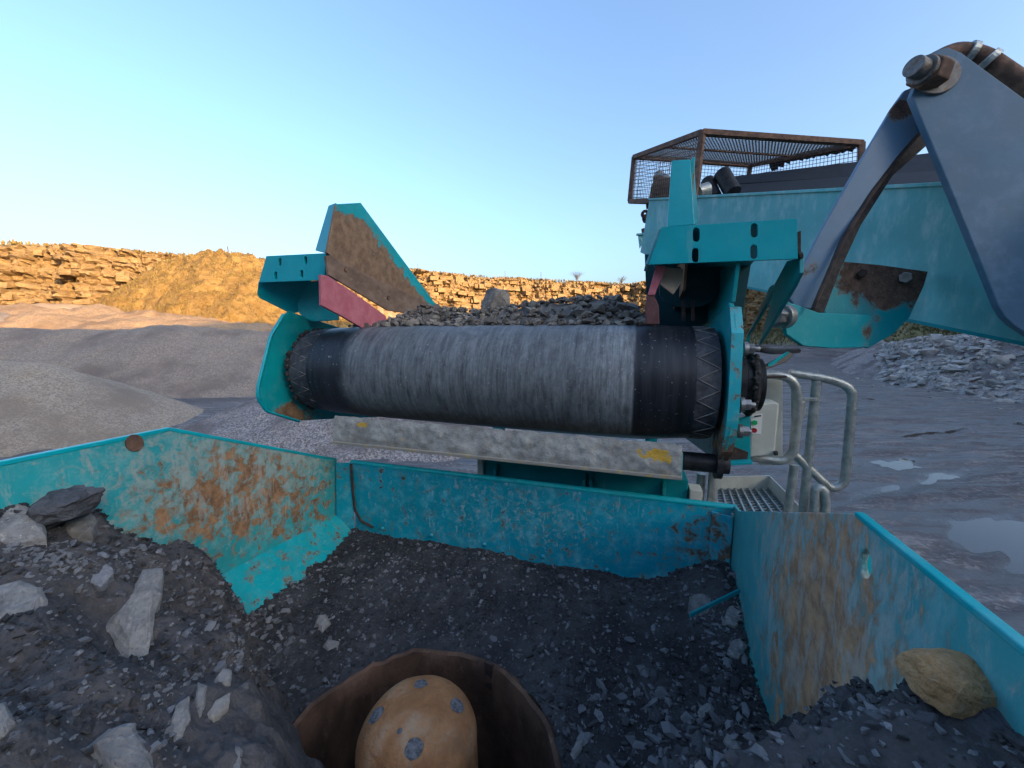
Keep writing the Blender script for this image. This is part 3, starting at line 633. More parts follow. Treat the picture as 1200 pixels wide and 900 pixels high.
# left wall: local origin for paint is the base, so paint blobs sit on the plate
lw = MB().plate([(UL, 1.52, -.62), (UL, 1.30, -.535), (UL, .82, -.302), (UL, -.5, -.30), (UL, -.5, -1.15), (UL, 1.52, -1.15)], .012)
o = hp.part('side_plate', lw, M['left_wall'], bevel=.003, label='left side plate speckled with orange rust'); lwo = o
ring = [at(157 + 11 * math.cos(a), 519 + 10 * math.sin(a), u=UL) for a in [i * math.pi / 9 for i in range(18)]]
hp.part('lifting_hole_plug', MB().plate([p + Vector((.004, 0, 0)) for p in ring], .006), M['rust'], under=lwo, bevel=.001)
hp.part('top_edge_bar', MB().bar((UL - .006, 1.5, -.622), (UL - .006, .82, -.305), .016, .012).bar((UL - .006, .818, -.303), (UL - .006, -.5, -.301), .016, .012), M['teal_clean'], under=lwo, bevel=.002)
fl = MB().plate([(UL + .004, 1.49, -.905), (UL + .15, 1.49, -1.03), (UL + .15, .55, -.99), (UL + .004, .55, -.845)], .01, away=(0, .8, 0))
hp.part('floor_flange', fl, M['flange'], under=lwo, bevel=.002)
rw = MB().plate([(UR, 1.52, -.625), (UR, 1.46, -.617), (UR, .775, -.306), (UR, -.6, -.305), (UR, -.6, -1.15), (UR, 1.52, -1.15)], .012, holes=[[at(1014 + 6.5 * math.cos(a), 661 + 17 * math.sin(a), u=UR) for a in [i * math.pi / 8 for i in range(16)]]])
rwo = hp.part('side_plate', rw, M['right_wall'], bevel=.003, label='right side plate scoured brown in the middle')
hp.part('top_edge_bar', MB().bar((UR + .006, .77, -.305), (UR + .006, -.6, -.303), .0145, .009), M['teal'], under=rwo, bevel=.002)
hp.part('backing_rib', MB().plate([at(1004, 640, u=UR + .05), at(1014, 640, u=UR + .05), at(1014, 690, u=UR + .05), at(1004, 690, u=UR + .05)], .01).box((UR + .014, .6, -.62), (UR + .05, .75, -.60)), M['teal_clean'], under=rwo, bevel=.002)
re = MB().plate([(UL + .09, VR, -.635), (UR - .005, VR, -.635), (UR - .005, VR, -1.15), (UL + .09, VR, -1.15)], .012)
reo = hp.part('rear_plate', re, M['rear_wall'], bevel=.003)
lip = MB().tube([(UL + .08, VR + .010, -.636), (-.5, VR + .010, -.6355), (UR + .012, VR + .010, -.636)], .0125, 10)
hp.part('top_lip', lip, M['teal'], under=reo, smooth=60)
hp.part('corner_plate', MB().plate([(UL + .012, VR - .02, -.637), (UL + .086, VR - .004, -.637), (UL + .086, VR - .004, -1.1), (UL + .012, VR - .06, -1.1)], .01), M['rear_wall'], bevel=.003)
hp.part('weld_seam', MB().tube([(UL + .088, VR - .006, -.64), (UL + .09, VR - .006, -.78), (UL + .10, VR - .008, -.88), (UL + .13, VR - .008, -.93), (UL + .20, VR - .006, -.955)], .006, 6), M['rust_dark'], under=reo, smooth=60)
hp.part('corner_plate', MB().plate([(UR - .072, VR - .006, -.655), (UR - .006, VR - .03, -.655), (UR - .006, VR - .03, -1.02), (UR - .072, VR - .006, -.99)], .008), M['rear_wall'], bevel=.002)
for k in range(6):
    u_ = UL + .25 + k * .27; hp.part('weld_nub', MB().lathe((u_, VR - .001, -.955 + .01 * math.sin(k)), (0, -1, 0), [(.0, .008), (.008, .006), (.011, 0)], 8), M['rear_wall'], under=reo, smooth=60)
# chassis below, mostly out of sight
ch = Thing('crusher_chassis', 'teal steel beam and frame of the crusher between rear hopper wall and drum', 'machine frame', (-.4, 1.75, -4.0))
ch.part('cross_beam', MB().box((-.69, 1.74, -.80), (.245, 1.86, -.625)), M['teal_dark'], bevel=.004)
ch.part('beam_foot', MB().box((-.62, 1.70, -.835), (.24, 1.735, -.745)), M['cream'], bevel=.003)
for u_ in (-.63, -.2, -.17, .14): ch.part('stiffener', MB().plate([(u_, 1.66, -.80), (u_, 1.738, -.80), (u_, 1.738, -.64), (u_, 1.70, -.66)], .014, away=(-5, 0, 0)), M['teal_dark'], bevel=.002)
ch.part('end_post', MB().box((-.725, 1.72, -1.1), (-.695, 1.80, -.61)), M['cream'], bevel=.003)
ch.part('end_post', MB().box((.25, 1.72, -1.1), (.30, 1.80, -.66)), M['cream'], bevel=.003)
body = MB().box((-1.3, .1, -2.9), (.3, 1.6, -1.75)).box((-1.2, -2.5, -3.2), (.2, 4.5, -2.6)); ch.part('main_frame', body, M['teal'], bevel=.01)
for u_ in (-1.75, .15):
    ch.part('crawler_track', MB().plate([(u_, -2.4, -3.1), (u_, -2.7, -3.5), (u_, -2.3, -3.96), (u_, 3.6, -3.96), (u_, 4.0, -3.5), (u_, 3.7, -3.1)], .5, away=(-9, 0, 0)), M['black_metal'], bevel=.02)

# crushing chamber
RC, RR = Vector((-.480, .690, -1.080)), .362
cr = Thing('crushing_chamber', 'round rust brown crusher mouth sunk in the dark fines', 'crusher mouth', (RC.x, RC.y, -1.75))
n = 72; mb = MB(); prof = [(RR + .022, -.14, 0), (RR + .020, 0, .5), (RR + .006, .012, 1), (RR - .004, .006, 1), (RR - .01, -.04, .2), (RR - .004, -.12, 0), (RR + .01, -.30, 0), (RR + .06, -.68, 0)]
for r_, h, jg in prof:
    for k in range(n):
        a = 2 * math.pi * k / n; q = .014 * noise.noise(Vector((math.cos(a) * 3.2, math.sin(a) * 3.2, 1))) + .010 * noise.noise(Vector((math.cos(a) * 11, math.sin(a) * 11, 4)))
        rr_ = r_ + .004 * noise.noise(Vector((a * 6, h * 20, 2))); mb.v.append(Vector((RC.x + rr_ * math.cos(a), RC.y + rr_ * math.sin(a), RC.z + .012 + h + q * jg)))
for i in range(len(prof) - 1):
    for k in range(n): mb.f.append((i * n + k, i * n + (k + 1) % n, (i + 1) * n + (k + 1) % n, (i + 1) * n + k))
cr.part('liner_ring', mb, M['ring'], smooth=50)
a0 = 1.36; bkt = MB().bar((RC.x + (RR - .004) * math.cos(a0), RC.y + (RR - .004) * math.sin(a0), RC.z - .06), (RC.x + (RR - .004) * math.cos(a0), RC.y + (RR - .004) * math.sin(a0), RC.z + .03), .028, .012, (math.cos(a0), math.sin(a0), 0))
cr.part('wedge_tab', bkt, M['rust_dark'], bevel=.002)
mb = MB(); m_ = 30
for i in range(m_ + 1):
    for k in range(48):
        r_ = (.06 + (RR + .05 - .06) * i / m_); a = 2 * math.pi * k / 48; x, y = RC.x + r_ * math.cos(a), RC.y + r_ * math.sin(a)
        mb.v.append(Vector((x, y, -1.56 + .22 * math.exp(-((x + .2) / .2) ** 2 - ((y - .62) / .25) ** 2) + .02 * fbm(Vector((x * 14, y * 14, 0)), 4))))
for i in range(m_):
    for k in range(48): mb.f.append((i * 48 + k, i * 48 + (k + 1) % 48, (i + 1) * 48 + (k + 1) % 48, (i + 1) * 48 + k))
M['chamber_dust'] = simple('grey_stone_dust', (.12, .11, .105), (.22, .20, .19), 20, .95)
cr.part('chamber_fill', mb, M['chamber_dust'], smooth=180, kind='stuff')
dm = Thing('head_cap', 'domed rusty orange steel cap with dark bruises in the crusher mouth', 'crusher cap', (DOME.x, DOME.y, -1.7))
M['dome_map'] = M['dome']
prof = [(DR + .012, -.82), (DR + .004, -.3), (DR, -.10)] + [(DR - .075 + .075 * math.cos(a), -.085 + .075 * math.sin(a) + .010 * math.sin(a) ** 2) for a in [i * math.pi / 20 for i in range(11)]]
top = prof[-1]; prof += [(top[0] * f, top[1] + .012 * (1 - f * f)) for f in (.75, .5, .25, .001)]
mb = MB().lathe(DOME + Vector((0, 0, 0)), (0, 0, 1), prof, 56)
for i, v in enumerate(mb.v): v += (v - DOME).normalized() * .0025 * fbm(v * 16, 4)
do = mesh_obj('cap_shell', mb, M['dome'], dm.o, DOME, smooth=60); do.location = DOME - dm.base
dm.part('collar', MB().lathe((DOME.x, DOME.y, -1.60), (0, 0, 1), [(DR + .02, -.05), (DR + .07, -.04), (DR + .07, .02), (DR + .02, .04)], 48), M['ring'], smooth=40)

# ------------------------------------------------------------------ fill of the hopper
LM = [(-1.4, -.2, -.34), (-1.4, .30, -.35), (-1.4, .46, -.40), (-1.4, .60, -.46), (-1.4, .70, -.575), (-1.4, .777, -.70), (-1.4, .864, -.86)]
def px3(px, py, w): return tuple(at(px, py, w=w))
CREST = [(-1.55, .95), (-1.4, .868)] + [px3(262, 735, -.80)[:2], px3(286, 790, -.755)[:2], px3(308, 850, -.715)[:2], px3(328, 900, -.685)[:2], (-.34, .22), (-.2, .05), (-.1, -.3)]
LM += [px3(262, 735, -.80), px3(286, 790, -.755), px3(308, 850, -.715), px3(328, 900, -.685), px3(180, 650, -.66), px3(110, 640, -.55), px3(30, 650, -.49), px3(20, 720, -.51), px3(155, 760, -.68), px3(60, 800, -.53), px3(0, 850, -.47), px3(150, 880, -.58), px3(240, 870, -.66), (-.3, .12, -.66), (-.6, .05, -.5), (-1.0, .05, -.42), (-.2, -.2, -.62)]
RM = [(.37, .84, -.79), (.33, .80, -.80), (.345, .74, -.71), (.28, .72, -.765), (.30, .66, -.66), (.22, .66, -.80), (.37, .70, -.57), (.37, .66, -.495), (.37, .614, -.45), (.37, .56, -.425), (.37, .50, -.395), (.37, .45, -.385), (.30, .58, -.47), (.345, .50, -.405), (.32, .45, -.405), (.22, .38, -.48), (.37, .3, -.37), (.37, 0, -.38), px3(905, 862, -.80), px3(800, 900, -.76), px3(1000, 870, -.62), px3(950, 842, -.775), (.05, .2, -.66), (.2, .1, -.55), (.1, 0, -.62)]
RCREST = [(.5, .93), (.37, .85), px3(950, 841, -.775)[:2], px3(905, 862, -.80)[:2], px3(850, 876, -.79)[:2], px3(800, 900, -.76)[:2], (.05, .36), (.0, .2), (-.05, -.3)]
def idw(pts, u, v, e_=1.5):
    a = b = 0
    for p in pts:
        k = 1 / ((u - p[0]) ** 2 + (v - p[1]) ** 2 + .0012) ** e_; a += k * p[2]; b += k
    return a / b
def side(poly, u, v, sgn):                    # signed distance to crest: positive outside the mound
    best = 1e9; sd = 0
    for a, b in zip(poly, poly[1:]):
        dx, dy = b[0] - a[0], b[1] - a[1]; k = max(0, min(1, ((u - a[0]) * dx + (v - a[1]) * dy) / (dx * dx + dy * dy))); d = math.hypot(u - a[0] - dx * k, v - a[1] - dy * k)
        if d < best: best = d; sd = sgn * (dx * (v - a[1]) - dy * (u - a[0]))
    return best if sd > 0 else -best
def fill_raw(u, v):
    nz = .013 * fbm(Vector((u * 9, v * 9, 1)), 5) + .012 * (abs(noise.noise(Vector((u * 26, v * 26, 3)))) - .25) + .006 * (abs(noise.noise(Vector((u * 60, v * 60, 6)))) - .25) + .0045 * fbm(Vector((u * 45, v * 45, 7)), 3)
    fl_ = -.972 - .05 * sm(1.5, 1.1, v) - .03 * sm(.3, .9, abs(u + .5)) * 0 + .13 * math.exp(-((u - .33) / .16) ** 2 - ((v - 1.47) / .2) ** 2) + .05 * math.exp(-((u - .4) / .12) ** 2 - ((v - 1.1) / .3) ** 2)
    fl_ += .03 * math.exp(-((u + 1.3) / .25) ** 2 - ((v - .95) / .25) ** 2) + .02 * fbm(Vector((u * 3, v * 3, 5)), 3)
    d = math.hypot(u - RC.x, v - RC.y); fl_ += (-1.062 - fl_) * sm(.68, .40, d)
    jag = .02 * noise.noise(Vector((u * 14, v * 14, 2))) + .008 * noise.noise(Vector((u * 50, v * 50, 3)))
    s1 = side(CREST, u, v, 1) + jag; h1 = idw(LM, u, v) - max(0, s1) * 2.6 - max(0, s1 + .05) * .25
    s2 = side(RCREST, u, v, -1) + jag; h2 = idw(RM, u, v, 2.2) - max(0, s2) * 1.7
    h = max(fl_, h1, h2); dry = 0
    if h1 > fl_ and h1 >= h2: dry = sm(.28, .04, s1)
    if h2 > fl_ and h2 > h1: dry = .55 * sm(.2, .0, s2)
    lay = .018 * noise.noise(Vector((u * 5, v * 16, 9))) * dry
    return h + nz * (1.0 + .5 * dry) + lay, dry
GX0, GX1, GY0, GY1, GS = -1.395, .365, -.25, 1.515, .0075
gn, gm = int((GX1 - GX0) / GS), int((GY1 - GY0) / GS); HG = []
for i in range(gn + 1): HG.append([fill_raw(GX0 + (GX1 - GX0) * i / gn, GY0 + (GY1 - GY0) * j / gm) for j in range(gm + 1)])
def fill_h(u, v):
    i = max(0, min(gn, round((u - GX0) / (GX1 - GX0) * gn))); j = max(0, min(gm, round((v - GY0) / (GY1 - GY0) * gm))); return HG[i][j][0]
def hit(px, py):                              # where a survey ray meets the fill
    r_ = ray(px, py); t0 = .25
    while t0 < 2.4:
        p = r_ * t0
        if GX0 < p.x < GX1 and GY0 < p.y < GY1 and p.z < fill_h(p.x, p.y): return p
        t0 += .004
    return None
mb = MB(); dry = []; keepv = {}
for i in range(gn + 1):
    for j in range(gm + 1):
        u, v = GX0 + (GX1 - GX0) * i / gn, GY0 + (GY1 - GY0) * j / gm; mb.v.append(Vector((u, v, HG[i][j][0])) - hb); dry.append(HG[i][j][1])
for i in range(gn):
    for j in range(gm):
        u, v = GX0 + (GX1 - GX0) * (i + .5) / gn, GY0 + (GY1 - GY0) * (j + .5) / gm
        if math.hypot(u - RC.x, v - RC.y) < RR + .008 and HG[i][j][0] < RC.z + .05: continue
        k = i * (gm + 1) + j; mb.f.append((k, k + gm + 1, k + gm + 2, k + 1))
o = mesh_obj('crushed_fines', mb, M['fines'], smooth=180, fix=False, kind='stuff'); o.location = W(hb); o.rotation_euler = (0, 0, -YAW)
o.data.attributes.new('dry', 'FLOAT', 'POINT').data.foreach_set('value', dry)

# loose chips over the fill
rnd = random.Random(33)
chip_meshes = [rock_mesh('stone_chip', rnd, (1, rnd.uniform(.55, .9), rnd.uniform(.3, .65)), M['chip'], 11) for k in range(12)]
items = []
def chips(cx, cy, sx, sy, n_, smin, smax, pw=2.2):
    for k in range(n_):
        p = hit(rnd.gauss(cx, sx), rnd.gauss(cy, sy))
        if p is None or math.hypot(p.x - RC.x, p.y - RC.y) < RR + .02: continue
        s = smin + (smax - smin) * rnd.random() ** pw; items.append((W(p + Vector((0, 0, s * rnd.uniform(.0, .22)))), s))
chips(765, 838, 60, 38, 400, .005, .046, 3.2); chips(285, 735, 45, 45, 330, .006, .034); chips(600, 700, 190, 50, 420, .005, .020, 3.5)
chips(850, 740, 22, 40, 200, .007, .032); chips(860, 830, 30, 30, 110, .006, .026); chips(330, 680, 80, 25, 240, .006, .028); chips(480, 660, 90, 18, 150, .005, .020)
chips(110, 660, 60, 22, 420, .004, .022, 3); chips(170, 800, 90, 80, 700, .003, .014, 3.5); chips(50, 650, 40, 12, 160, .005, .022); chips(1050, 845, 90, 35, 230, .004, .018, 2.5); chips(240, 830, 40, 40, 130, .005, .02)
chips(600, 760, 250, 90, 1100, .004, .013, 2.5); chips(560, 660, 160, 18, 320, .006, .026, 3); chips(640, 720, 170, 50, 420, .008, .030, 4); chips(150, 780, 110, 90, 300, .004, .020, 3)
scatter('stone_chip', chip_meshes, items, 'small grey stone chip lying loose on the dark fines in the hopper', 'stone', 'loose stone chips in the hopper', 'chip_scatter', 290)

M['grain'] = rockmat('dark_grain', (.022, .023, .025), (.075, .076, .08), (.17, .17, .17), (.06, .058, .055), 40, .3, vary=0)
gm_ = [rock_mesh('grain', rnd, (1, rnd.uniform(.6, .9), rnd.uniform(.45, .8)), M['grain'], 9) for k in range(8)]
items = []
while len(items) < 12000:
    u, v = rnd.uniform(GX0, GX1), rnd.uniform(.05, GY1)
    if math.hypot(u - RC.x, v - RC.y) < RR + .015 or noise.noise(Vector((u * 5, v * 5, 31))) + .35 * noise.noise(Vector((u * 17, v * 17, 3))) < rnd.uniform(-.45, .35): continue
    s_ = .0035 + .016 * rnd.random() ** 4; items.append((W((u, v, fill_h(u, v) + s_ * .12)), s_))
for k in range(1500):
    u, v = rnd.choice(((UR - abs(rnd.gauss(0, .012)), rnd.uniform(.2, 1.45)), (UL + abs(rnd.gauss(0, .012)), rnd.uniform(.3, .9)), (UL + .10 + rnd.uniform(-.06, .05), rnd.uniform(.85, 1.45)), (rnd.uniform(UL + .1, UR), VR - .012 - abs(rnd.gauss(0, .012)))))
    s_ = .005 + .015 * rnd.random() ** 2.5; items.append((W((u, v, fill_h(u, v) + s_ * .2)), s_))
scatter('grain', gm_, items, '', '', None, 'loose_grains', 0)

# the large stones one can point at
def shard(name, outline, mat, label, tilt=0.0, th=.06, lift=.012, flat=.25, seed=1, layers=0, cat='rock', wall_u=None):
    # outline: corners of the visible face, each measured where it meets the fill; the face bulges, the body goes down into the fines
    r_ = random.Random(seed); P = []
    cx = sum(p[0] for p in outline) / len(outline); cy = sum(p[1] for p in outline) / len(outline)
    hs_ = [q for q in [hit(cx + a * k, cy + b * k) for a, b, k in ((0, 0, 0), (1, 0, 5), (-1, 0, 5), (0, 1, 5), (0, -1, 5))] if q is not None]
    c0 = at(cx, cy, u=wall_u) if wall_u else min(hs_, key=lambda q: q.length) if hs_ else at(cx, cy, w=-.5)
    nn_ = (Vector((0, 0, .80)) - c0.normalized() * .42).normalized()
    if wall_u: nn_ = (Vector((0, 0, .45)) - c0.normalized() * .85).normalized()
    for px, py in outline:
        r0 = ray(px, py); P.append(r0 * (c0.dot(nn_) / r0.dot(nn_)))
    c = sum(P, Vector()) / len(P); size = max((p - c).length for p in P)
    # view-facing lean: raise the far edge a little so that the face is seen
    up = Vector((0, 0, 1)); back = Vector((c.x, c.y, 0)).normalized()
    bm = bmesh.new()
    for p in P:
        q = c + (p - c) * 1.0 + up * (lift * .15 + tilt * (p - c).dot(back)); bm.verts.new(q)
        qi = c + (p - c) * (.55 + .2 * r_.random()) + up * (lift * .5 + th * flat * .5 + tilt * (p - c).dot(back)); bm.verts.new(qi)
        bm.verts.new(c + (p - c) * r_.uniform(.75, 1.0) - up * th)
    g = bmesh.ops.convex_hull(bm, input=bm.verts); bmesh.ops.delete(bm, geom=[x for x in set(g['geom_interior'] + g['geom_unused']) if isinstance(x, bmesh.types.BMVert)], context='VERTS')
    bmesh.ops.subdivide_edges(bm, edges=bm.edges, cuts=5, use_grid_fill=True); bm.normal_update()
    for v in bm.verts:
        k = (v.co - c) / size
        d = .055 * fbm(k * 2.6 + Vector((seed, 0, 0)), 5) + .018 * noise.noise(k * 11)
        if layers: d += .06 * (math.floor((v.co.z + .25 * v.co.x) * layers) % 3 - 1) * noise.noise(Vector((math.floor((v.co.z + .25 * v.co.x) * layers) * 3.1, seed, 0)))
        v.co += v.normal * d * size
    bmesh.ops.recalc_face_normals(bm, faces=bm.faces)
    base = Vector((c.x, c.y, c.z - th))
    for v in bm.verts: v.co -= base
    me = bpy.data.meshes.new(name); bm.to_mesh(me); bm.free(); me.materials.append(mat)
    o = bpy.data.objects.new(name, me); COL.objects.link(o); o.location = W(base); o.rotation_euler = (0, 0, -YAW); return tag(o, label, cat)
def shale_lump():
    c0 = at(74, 579, u=-1.345); r_ = random.Random(14); me = rock_mesh('shale_lump', r_, (.075, .125, .07), M['shale'], 46, True)
    for v in me.vertices:
        z = v.co.z + .22 * v.co.y * .4; lv = math.floor(z / .0085); k = 1 + .20 * noise.noise(Vector((lv * 2.7, v.co.x * 9, v.co.y * 9))); v.co.x *= k; v.co.y *= k
    o = bpy.data.objects.new('shale_lump', me); COL.objects.link(o); o.location = W(c0 + Vector((0, 0, -.03))); o.rotation_euler = (.12, .10, -YAW + .1); tag(o, 'black layered shale lump against the left hopper wall', 'rock')
shale_lump()
shard('limestone_block', [(-16, 634), (-14, 600), (30, 598), (50, 604), (53, 632), (20, 640)], M['rock_lichen'], 'grey block with white lichen specks at the left picture edge', th=.06, lift=.035, flat=.25, seed=5)
shard('limestone_block', [(70, 618), (76, 600), (106, 596), (114, 612), (108, 624), (80, 626)], M['rock_pale'], 'small square grey block below the black shale lump', th=.03, lift=.018, seed=6)
shard('limestone_block', [(-10, 738), (-8, 692), (20, 682), (50, 690), (57, 708), (44, 730), (15, 742)], M['rock_pale'], 'broad pale slab half buried at the left edge below the lichen block', th=.05, lift=.02, seed=8)
shard('limestone_block', [(124, 738), (150, 714), (168, 672), (190, 670), (188, 700), (174, 765), (150, 775), (138, 752)], M['rock_pale'], 'tall pale triangular slab standing in the left mound of fines', th=.05, lift=.022, flat=.2, seed=9, tilt=.05)
shard('limestone_block', [(100, 878), (128, 854), (158, 850), (176, 880), (184, 925), (140, 925)], M['rock_pale'], 'pale slab sunk in fines at the bottom left of the picture', th=.04, lift=.012, seed=10)
shard('limestone_block', [(192, 870), (206, 828), (222, 816), (222, 845), (206, 880)], M['rock_pale'], 'narrow grey shard between the triangular slab and the crusher mouth', th=.02, lift=.010, seed=12)
shard('limestone_block', [(-8, 868), (-6, 826), (8, 824), (17, 848), (6, 864)], M['rock_pale'], 'small pale stone cut by the left picture edge', th=.02, lift=.012, seed=13)
shard('limestone_block', [(250, 800), (262, 782), (272, 786), (270, 802), (256, 806)], M['rock_pale'], 'flat pale chip highest of three on the edge of the left mound', th=.012, lift=.008, seed=14)
shard('limestone_block', [(240, 842), (252, 822), (270, 812), (268, 826), (250, 844)], M['rock_pale'], 'lowest flat pale chip on the edge of the left mound', th=.012, lift=.008, seed=15)
shard('limestone_block', [(228, 824), (232, 800), (243, 804), (240, 822), (234, 842)], M['rock_pale'], 'leftmost upright pale chip on the edge of the left mound', th=.012, lift=.008, seed=16)
shard('limestone_block', [(268, 910), (276, 874), (284, 880), (280, 915)], M['rock_pale'], 'thin pale sliver at the bottom edge left of the crusher mouth', th=.012, lift=.006, seed=17)
shard('limestone_block', [(100, 680), (104, 660), (126, 656), (134, 672), (118, 690)], M['chip'], 'dark grey stone above left of the triangular slab', th=.02, lift=.012, seed=18)
shard('limestone_block', [(1128, 846), (1150, 826), (1180, 832), (1215, 868), (1200, 880), (1160, 866)], M['shale'], 'dark flat slab below the ochre boulder', th=.02, lift=.008, seed=21)
shard('limestone_block', [(1064, 846), (1076, 833), (1100, 838), (1098, 850), (1080, 852)], M['shale'], 'dark flat stone left below the ochre boulder', th=.012, lift=.006, seed=22)
shard('limestone_block', [(806, 714), (808, 700), (822, 697), (838, 704), (838, 716), (822, 722)], M['rock_pale'], 'rounded grey stone in the rear right hopper corner behind the teal offcut', th=.02, lift=.022, flat=.6, seed=23)
shard('limestone_block', [(852, 768), (856, 752), (868, 748), (876, 758), (866, 772)], M['rock_lichen'], 'white flecked stone beside the right hopper wall', th=.02, lift=.014, flat=.5, seed=24)
shard('limestone_block', [(846, 730), (852, 712), (866, 708), (874, 722), (862, 734)], M['rock_lichen'], 'pale stone at the right end of the teal offcut', th=.02, lift=.014, flat=.5, seed=25)
shard('limestone_block', [(368, 736), (372, 722), (382, 720), (388, 732), (378, 742)], M['rock_pale'], 'single upright grey stone on the fines left of centre', th=.02, lift=.018, flat=.5, seed=26)
shard('limestone_block', [(378, 758), (384, 750), (398, 752), (396, 762), (384, 764)], M['rock_pale'], 'small grey stone just below the single upright one', th=.012, lift=.010, flat=.5, seed=27)
shard('limestone_block', [(668, 884), (676, 868), (684, 866), (682, 880), (672, 892)], M['rock_pale'], 'pale pointed stone right of the crusher mouth', th=.012, lift=.012, seed=28)
shard('limestone_block', [(815, 842), (820, 828), (832, 824), (838, 832), (826, 844)], M['rock_lichen'], 'bright pale stone in the right part of the pit', th=.012, lift=.012, seed=29)
shard('limestone_block', [(846, 870), (852, 860), (866, 872), (870, 886), (860, 884)], M['rock_pale'], 'pale flake at the crest of the right mound', th=.012, lift=.012, seed=30)
bl_ = rock_mesh('ochre_boulder', random.Random(6), (.074, .056, .047), M['orange_stone'], 90, True, 5)
bo = bpy.data.objects.new('ochre_boulder', bl_); COL.objects.link(bo); bo.location = W(at(1115, 798, u=.345)); bo.rotation_euler = (.05, .16, .02); tag(bo, 'rounded ochre brown boulder against the right hopper wall', 'rock')
p0, p1 = at(808, 728, w=-.87), at(866, 702, w=-.86)
single('steel_offcut', MB().bar(p0 + Vector((0, 0, .02)), p1 + Vector((0, 0, .03)), .006, .014), M['teal_dark'], 'flat teal steel offcut lying on stones in the rear right corner', 'steel strip', (.25, 1.35, -.95), bevel=.001)

# ------------------------------------------------------------------ feed conveyor
AX = Vector((-.635, 1.63, -.19)); DRUM = .225; BU0, BU1 = -1.452, .206; DU0, DU1 = -1.572, .285
fc = Thing('feed_conveyor', 'teal feed conveyor with wide black belt drum above the hopper', 'conveyor', AX)
SL = R(15); be = Vector((0, math.cos(SL), -math.sin(SL))); bn = Vector((0, math.sin(SL), math.cos(SL)))
prof = [Vector((0, AX.y, AX.z)) + bn * DRUM + be * l for l in (3.6, 2.6, 1.6, .9, .5, .25, .1)]
for k in range(41):
    a = math.pi * k / 40; prof.append(Vector((0, AX.y, AX.z)) + bn * DRUM * math.cos(a) - be * DRUM * math.sin(a))
prof += [Vector((0, AX.y, AX.z)) - bn * DRUM + be * l for l in (.1, .5, 1.6, 3.6)]
mb = MB(); nu = 48
for s_ in (0, 1):
    for i, p in enumerate(prof):
        q = Vector((0, AX.y, AX.z)); dn = (prof[min(i + 1, len(prof) - 1)] - prof[max(i - 1, 0)]).normalized(); nn = Vector((0, dn.z, -dn.y))
        if nn.dot(p - q) < 0: nn = -nn
        for k in range(nu + 1):
            u = BU0 + (BU1 - BU0) * k / nu
            cr_ = -.010 * (abs(2 * k / nu - 1)) ** 6 + .0016 * noise.noise(Vector((u * 22, i * .05, 2))) + .0010 * noise.noise(Vector((u * 70, i * .08, 5)))
            mb.v.append(Vector((u, p.y, p.z)) + nn * (cr_ if s_ == 0 else -.011))
P_ = len(prof); K = nu + 1
for s_ in (0, 1):
    for i in range(P_ - 1):
        for k in range(nu):
            a = s_ * P_ * K + i * K + k; mb.f.append((a, a + 1, a + K + 1, a + K))
for i in range(P_ - 1):
    for k in (0, nu):
        a = i * K + k; mb.f.append((a, a + K, a + K + P_ * K, a + P_ * K))
fc.part('belt', mb, M['belt'], smooth=60)
dr = fc.part('drum', MB().lathe((0, AX.y, AX.z), (1, 0, 0), [(.03, DU0 + .06), (.19, DU0 + .06), (.196, DU0), (.203, DU0 + .004), (.2125, DU0 + .07), (.2125, DU1 - .05), (.209, DU1 - .004), (.20, DU1), (.19, DU1 - .05), (.03, DU1 - .05)], 72), M['lagging'], smooth=40)
for ua, ub, ra, rb in ((DU0 + .012, BU0 - .004, .2045, .2135), (BU1 + .004, DU1 - .006, .2140, .2105)):
    pts = []; nz_ = 36
    for k in range(nz_):
        a = 2 * math.pi * k / nz_; u = ua if k % 2 else ub; r_ = (ra if k % 2 else rb)
        pts.append(Vector((u, AX.y + r_ * math.cos(a), AX.z + r_ * math.sin(a))))
    full = []
    for k in range(nz_):
        p, q = pts[k], pts[(k + 1) % nz_]
        for f in (0, .33, .66):
            m = p.lerp(q, f); w_ = Vector((0, m.y - AX.y, m.z - AX.z)); rr_ = ra + (rb - ra) * ((m.x - ua) / (ub - ua)); w_ = w_.normalized() * (rr_ + .0006); full.append(Vector((m.x, AX.y, AX.z)) + w_)
    fc.part('lagging_groove', MB().tube(full, .0022, 5, closed=True), M['groove'], under=dr, smooth=180)
rag = MB()
for k in range(40):
    a = 2 * math.pi * k / 40 + rnd.uniform(-.05, .05); r_ = .20; p = Vector((DU0 - .004, AX.y + r_ * math.cos(a), AX.z + r_ * math.sin(a))); s_ = rnd.uniform(.008, .022)
    rag.lathe(p, (1, rnd.uniform(-.3, .3), rnd.uniform(-.3, .3)), [(.001, -s_), (s_ * .9, -s_ * .4), (s_, 0), (s_ * .6, s_ * .5), (.001, s_ * .6)], 6)
fc.part('caked_dirt', rag, M['groove_dark'], under=dr, kind='stuff')
SP = [(1.305, -.287), (1.315, -.23), (1.395, -.018), (1.442, .05), (1.475, .085), (1.51, .106), (1.9, .02), (2.6, -.16), (2.6, -.64), (1.75, -.485), (1.52, -.445), (1.42, -.405), (1.345, -.355), (1.315, -.32)]
lp_ = fc.part('side_plate', MB().plate([(DU0 - .05, v, w) for v, w in SP], .018), M['side_plate'], bevel=.003, label='left side plate rusted at its lower corner')
edge = fillet([(DU0 - .053, 1.475, .09), (DU0 - .053, 1.395, -.014), (DU0 - .053, 1.313, -.232), (DU0 - .053, 1.303, -.287), (DU0 - .053, 1.34, -.36), (DU0 - .053, 1.52, -.448)], .02, 3)
fc.part('edge_strip', MB().tube(edge, .008, 6), M['teal_clean'], under=lp_, smooth=60)
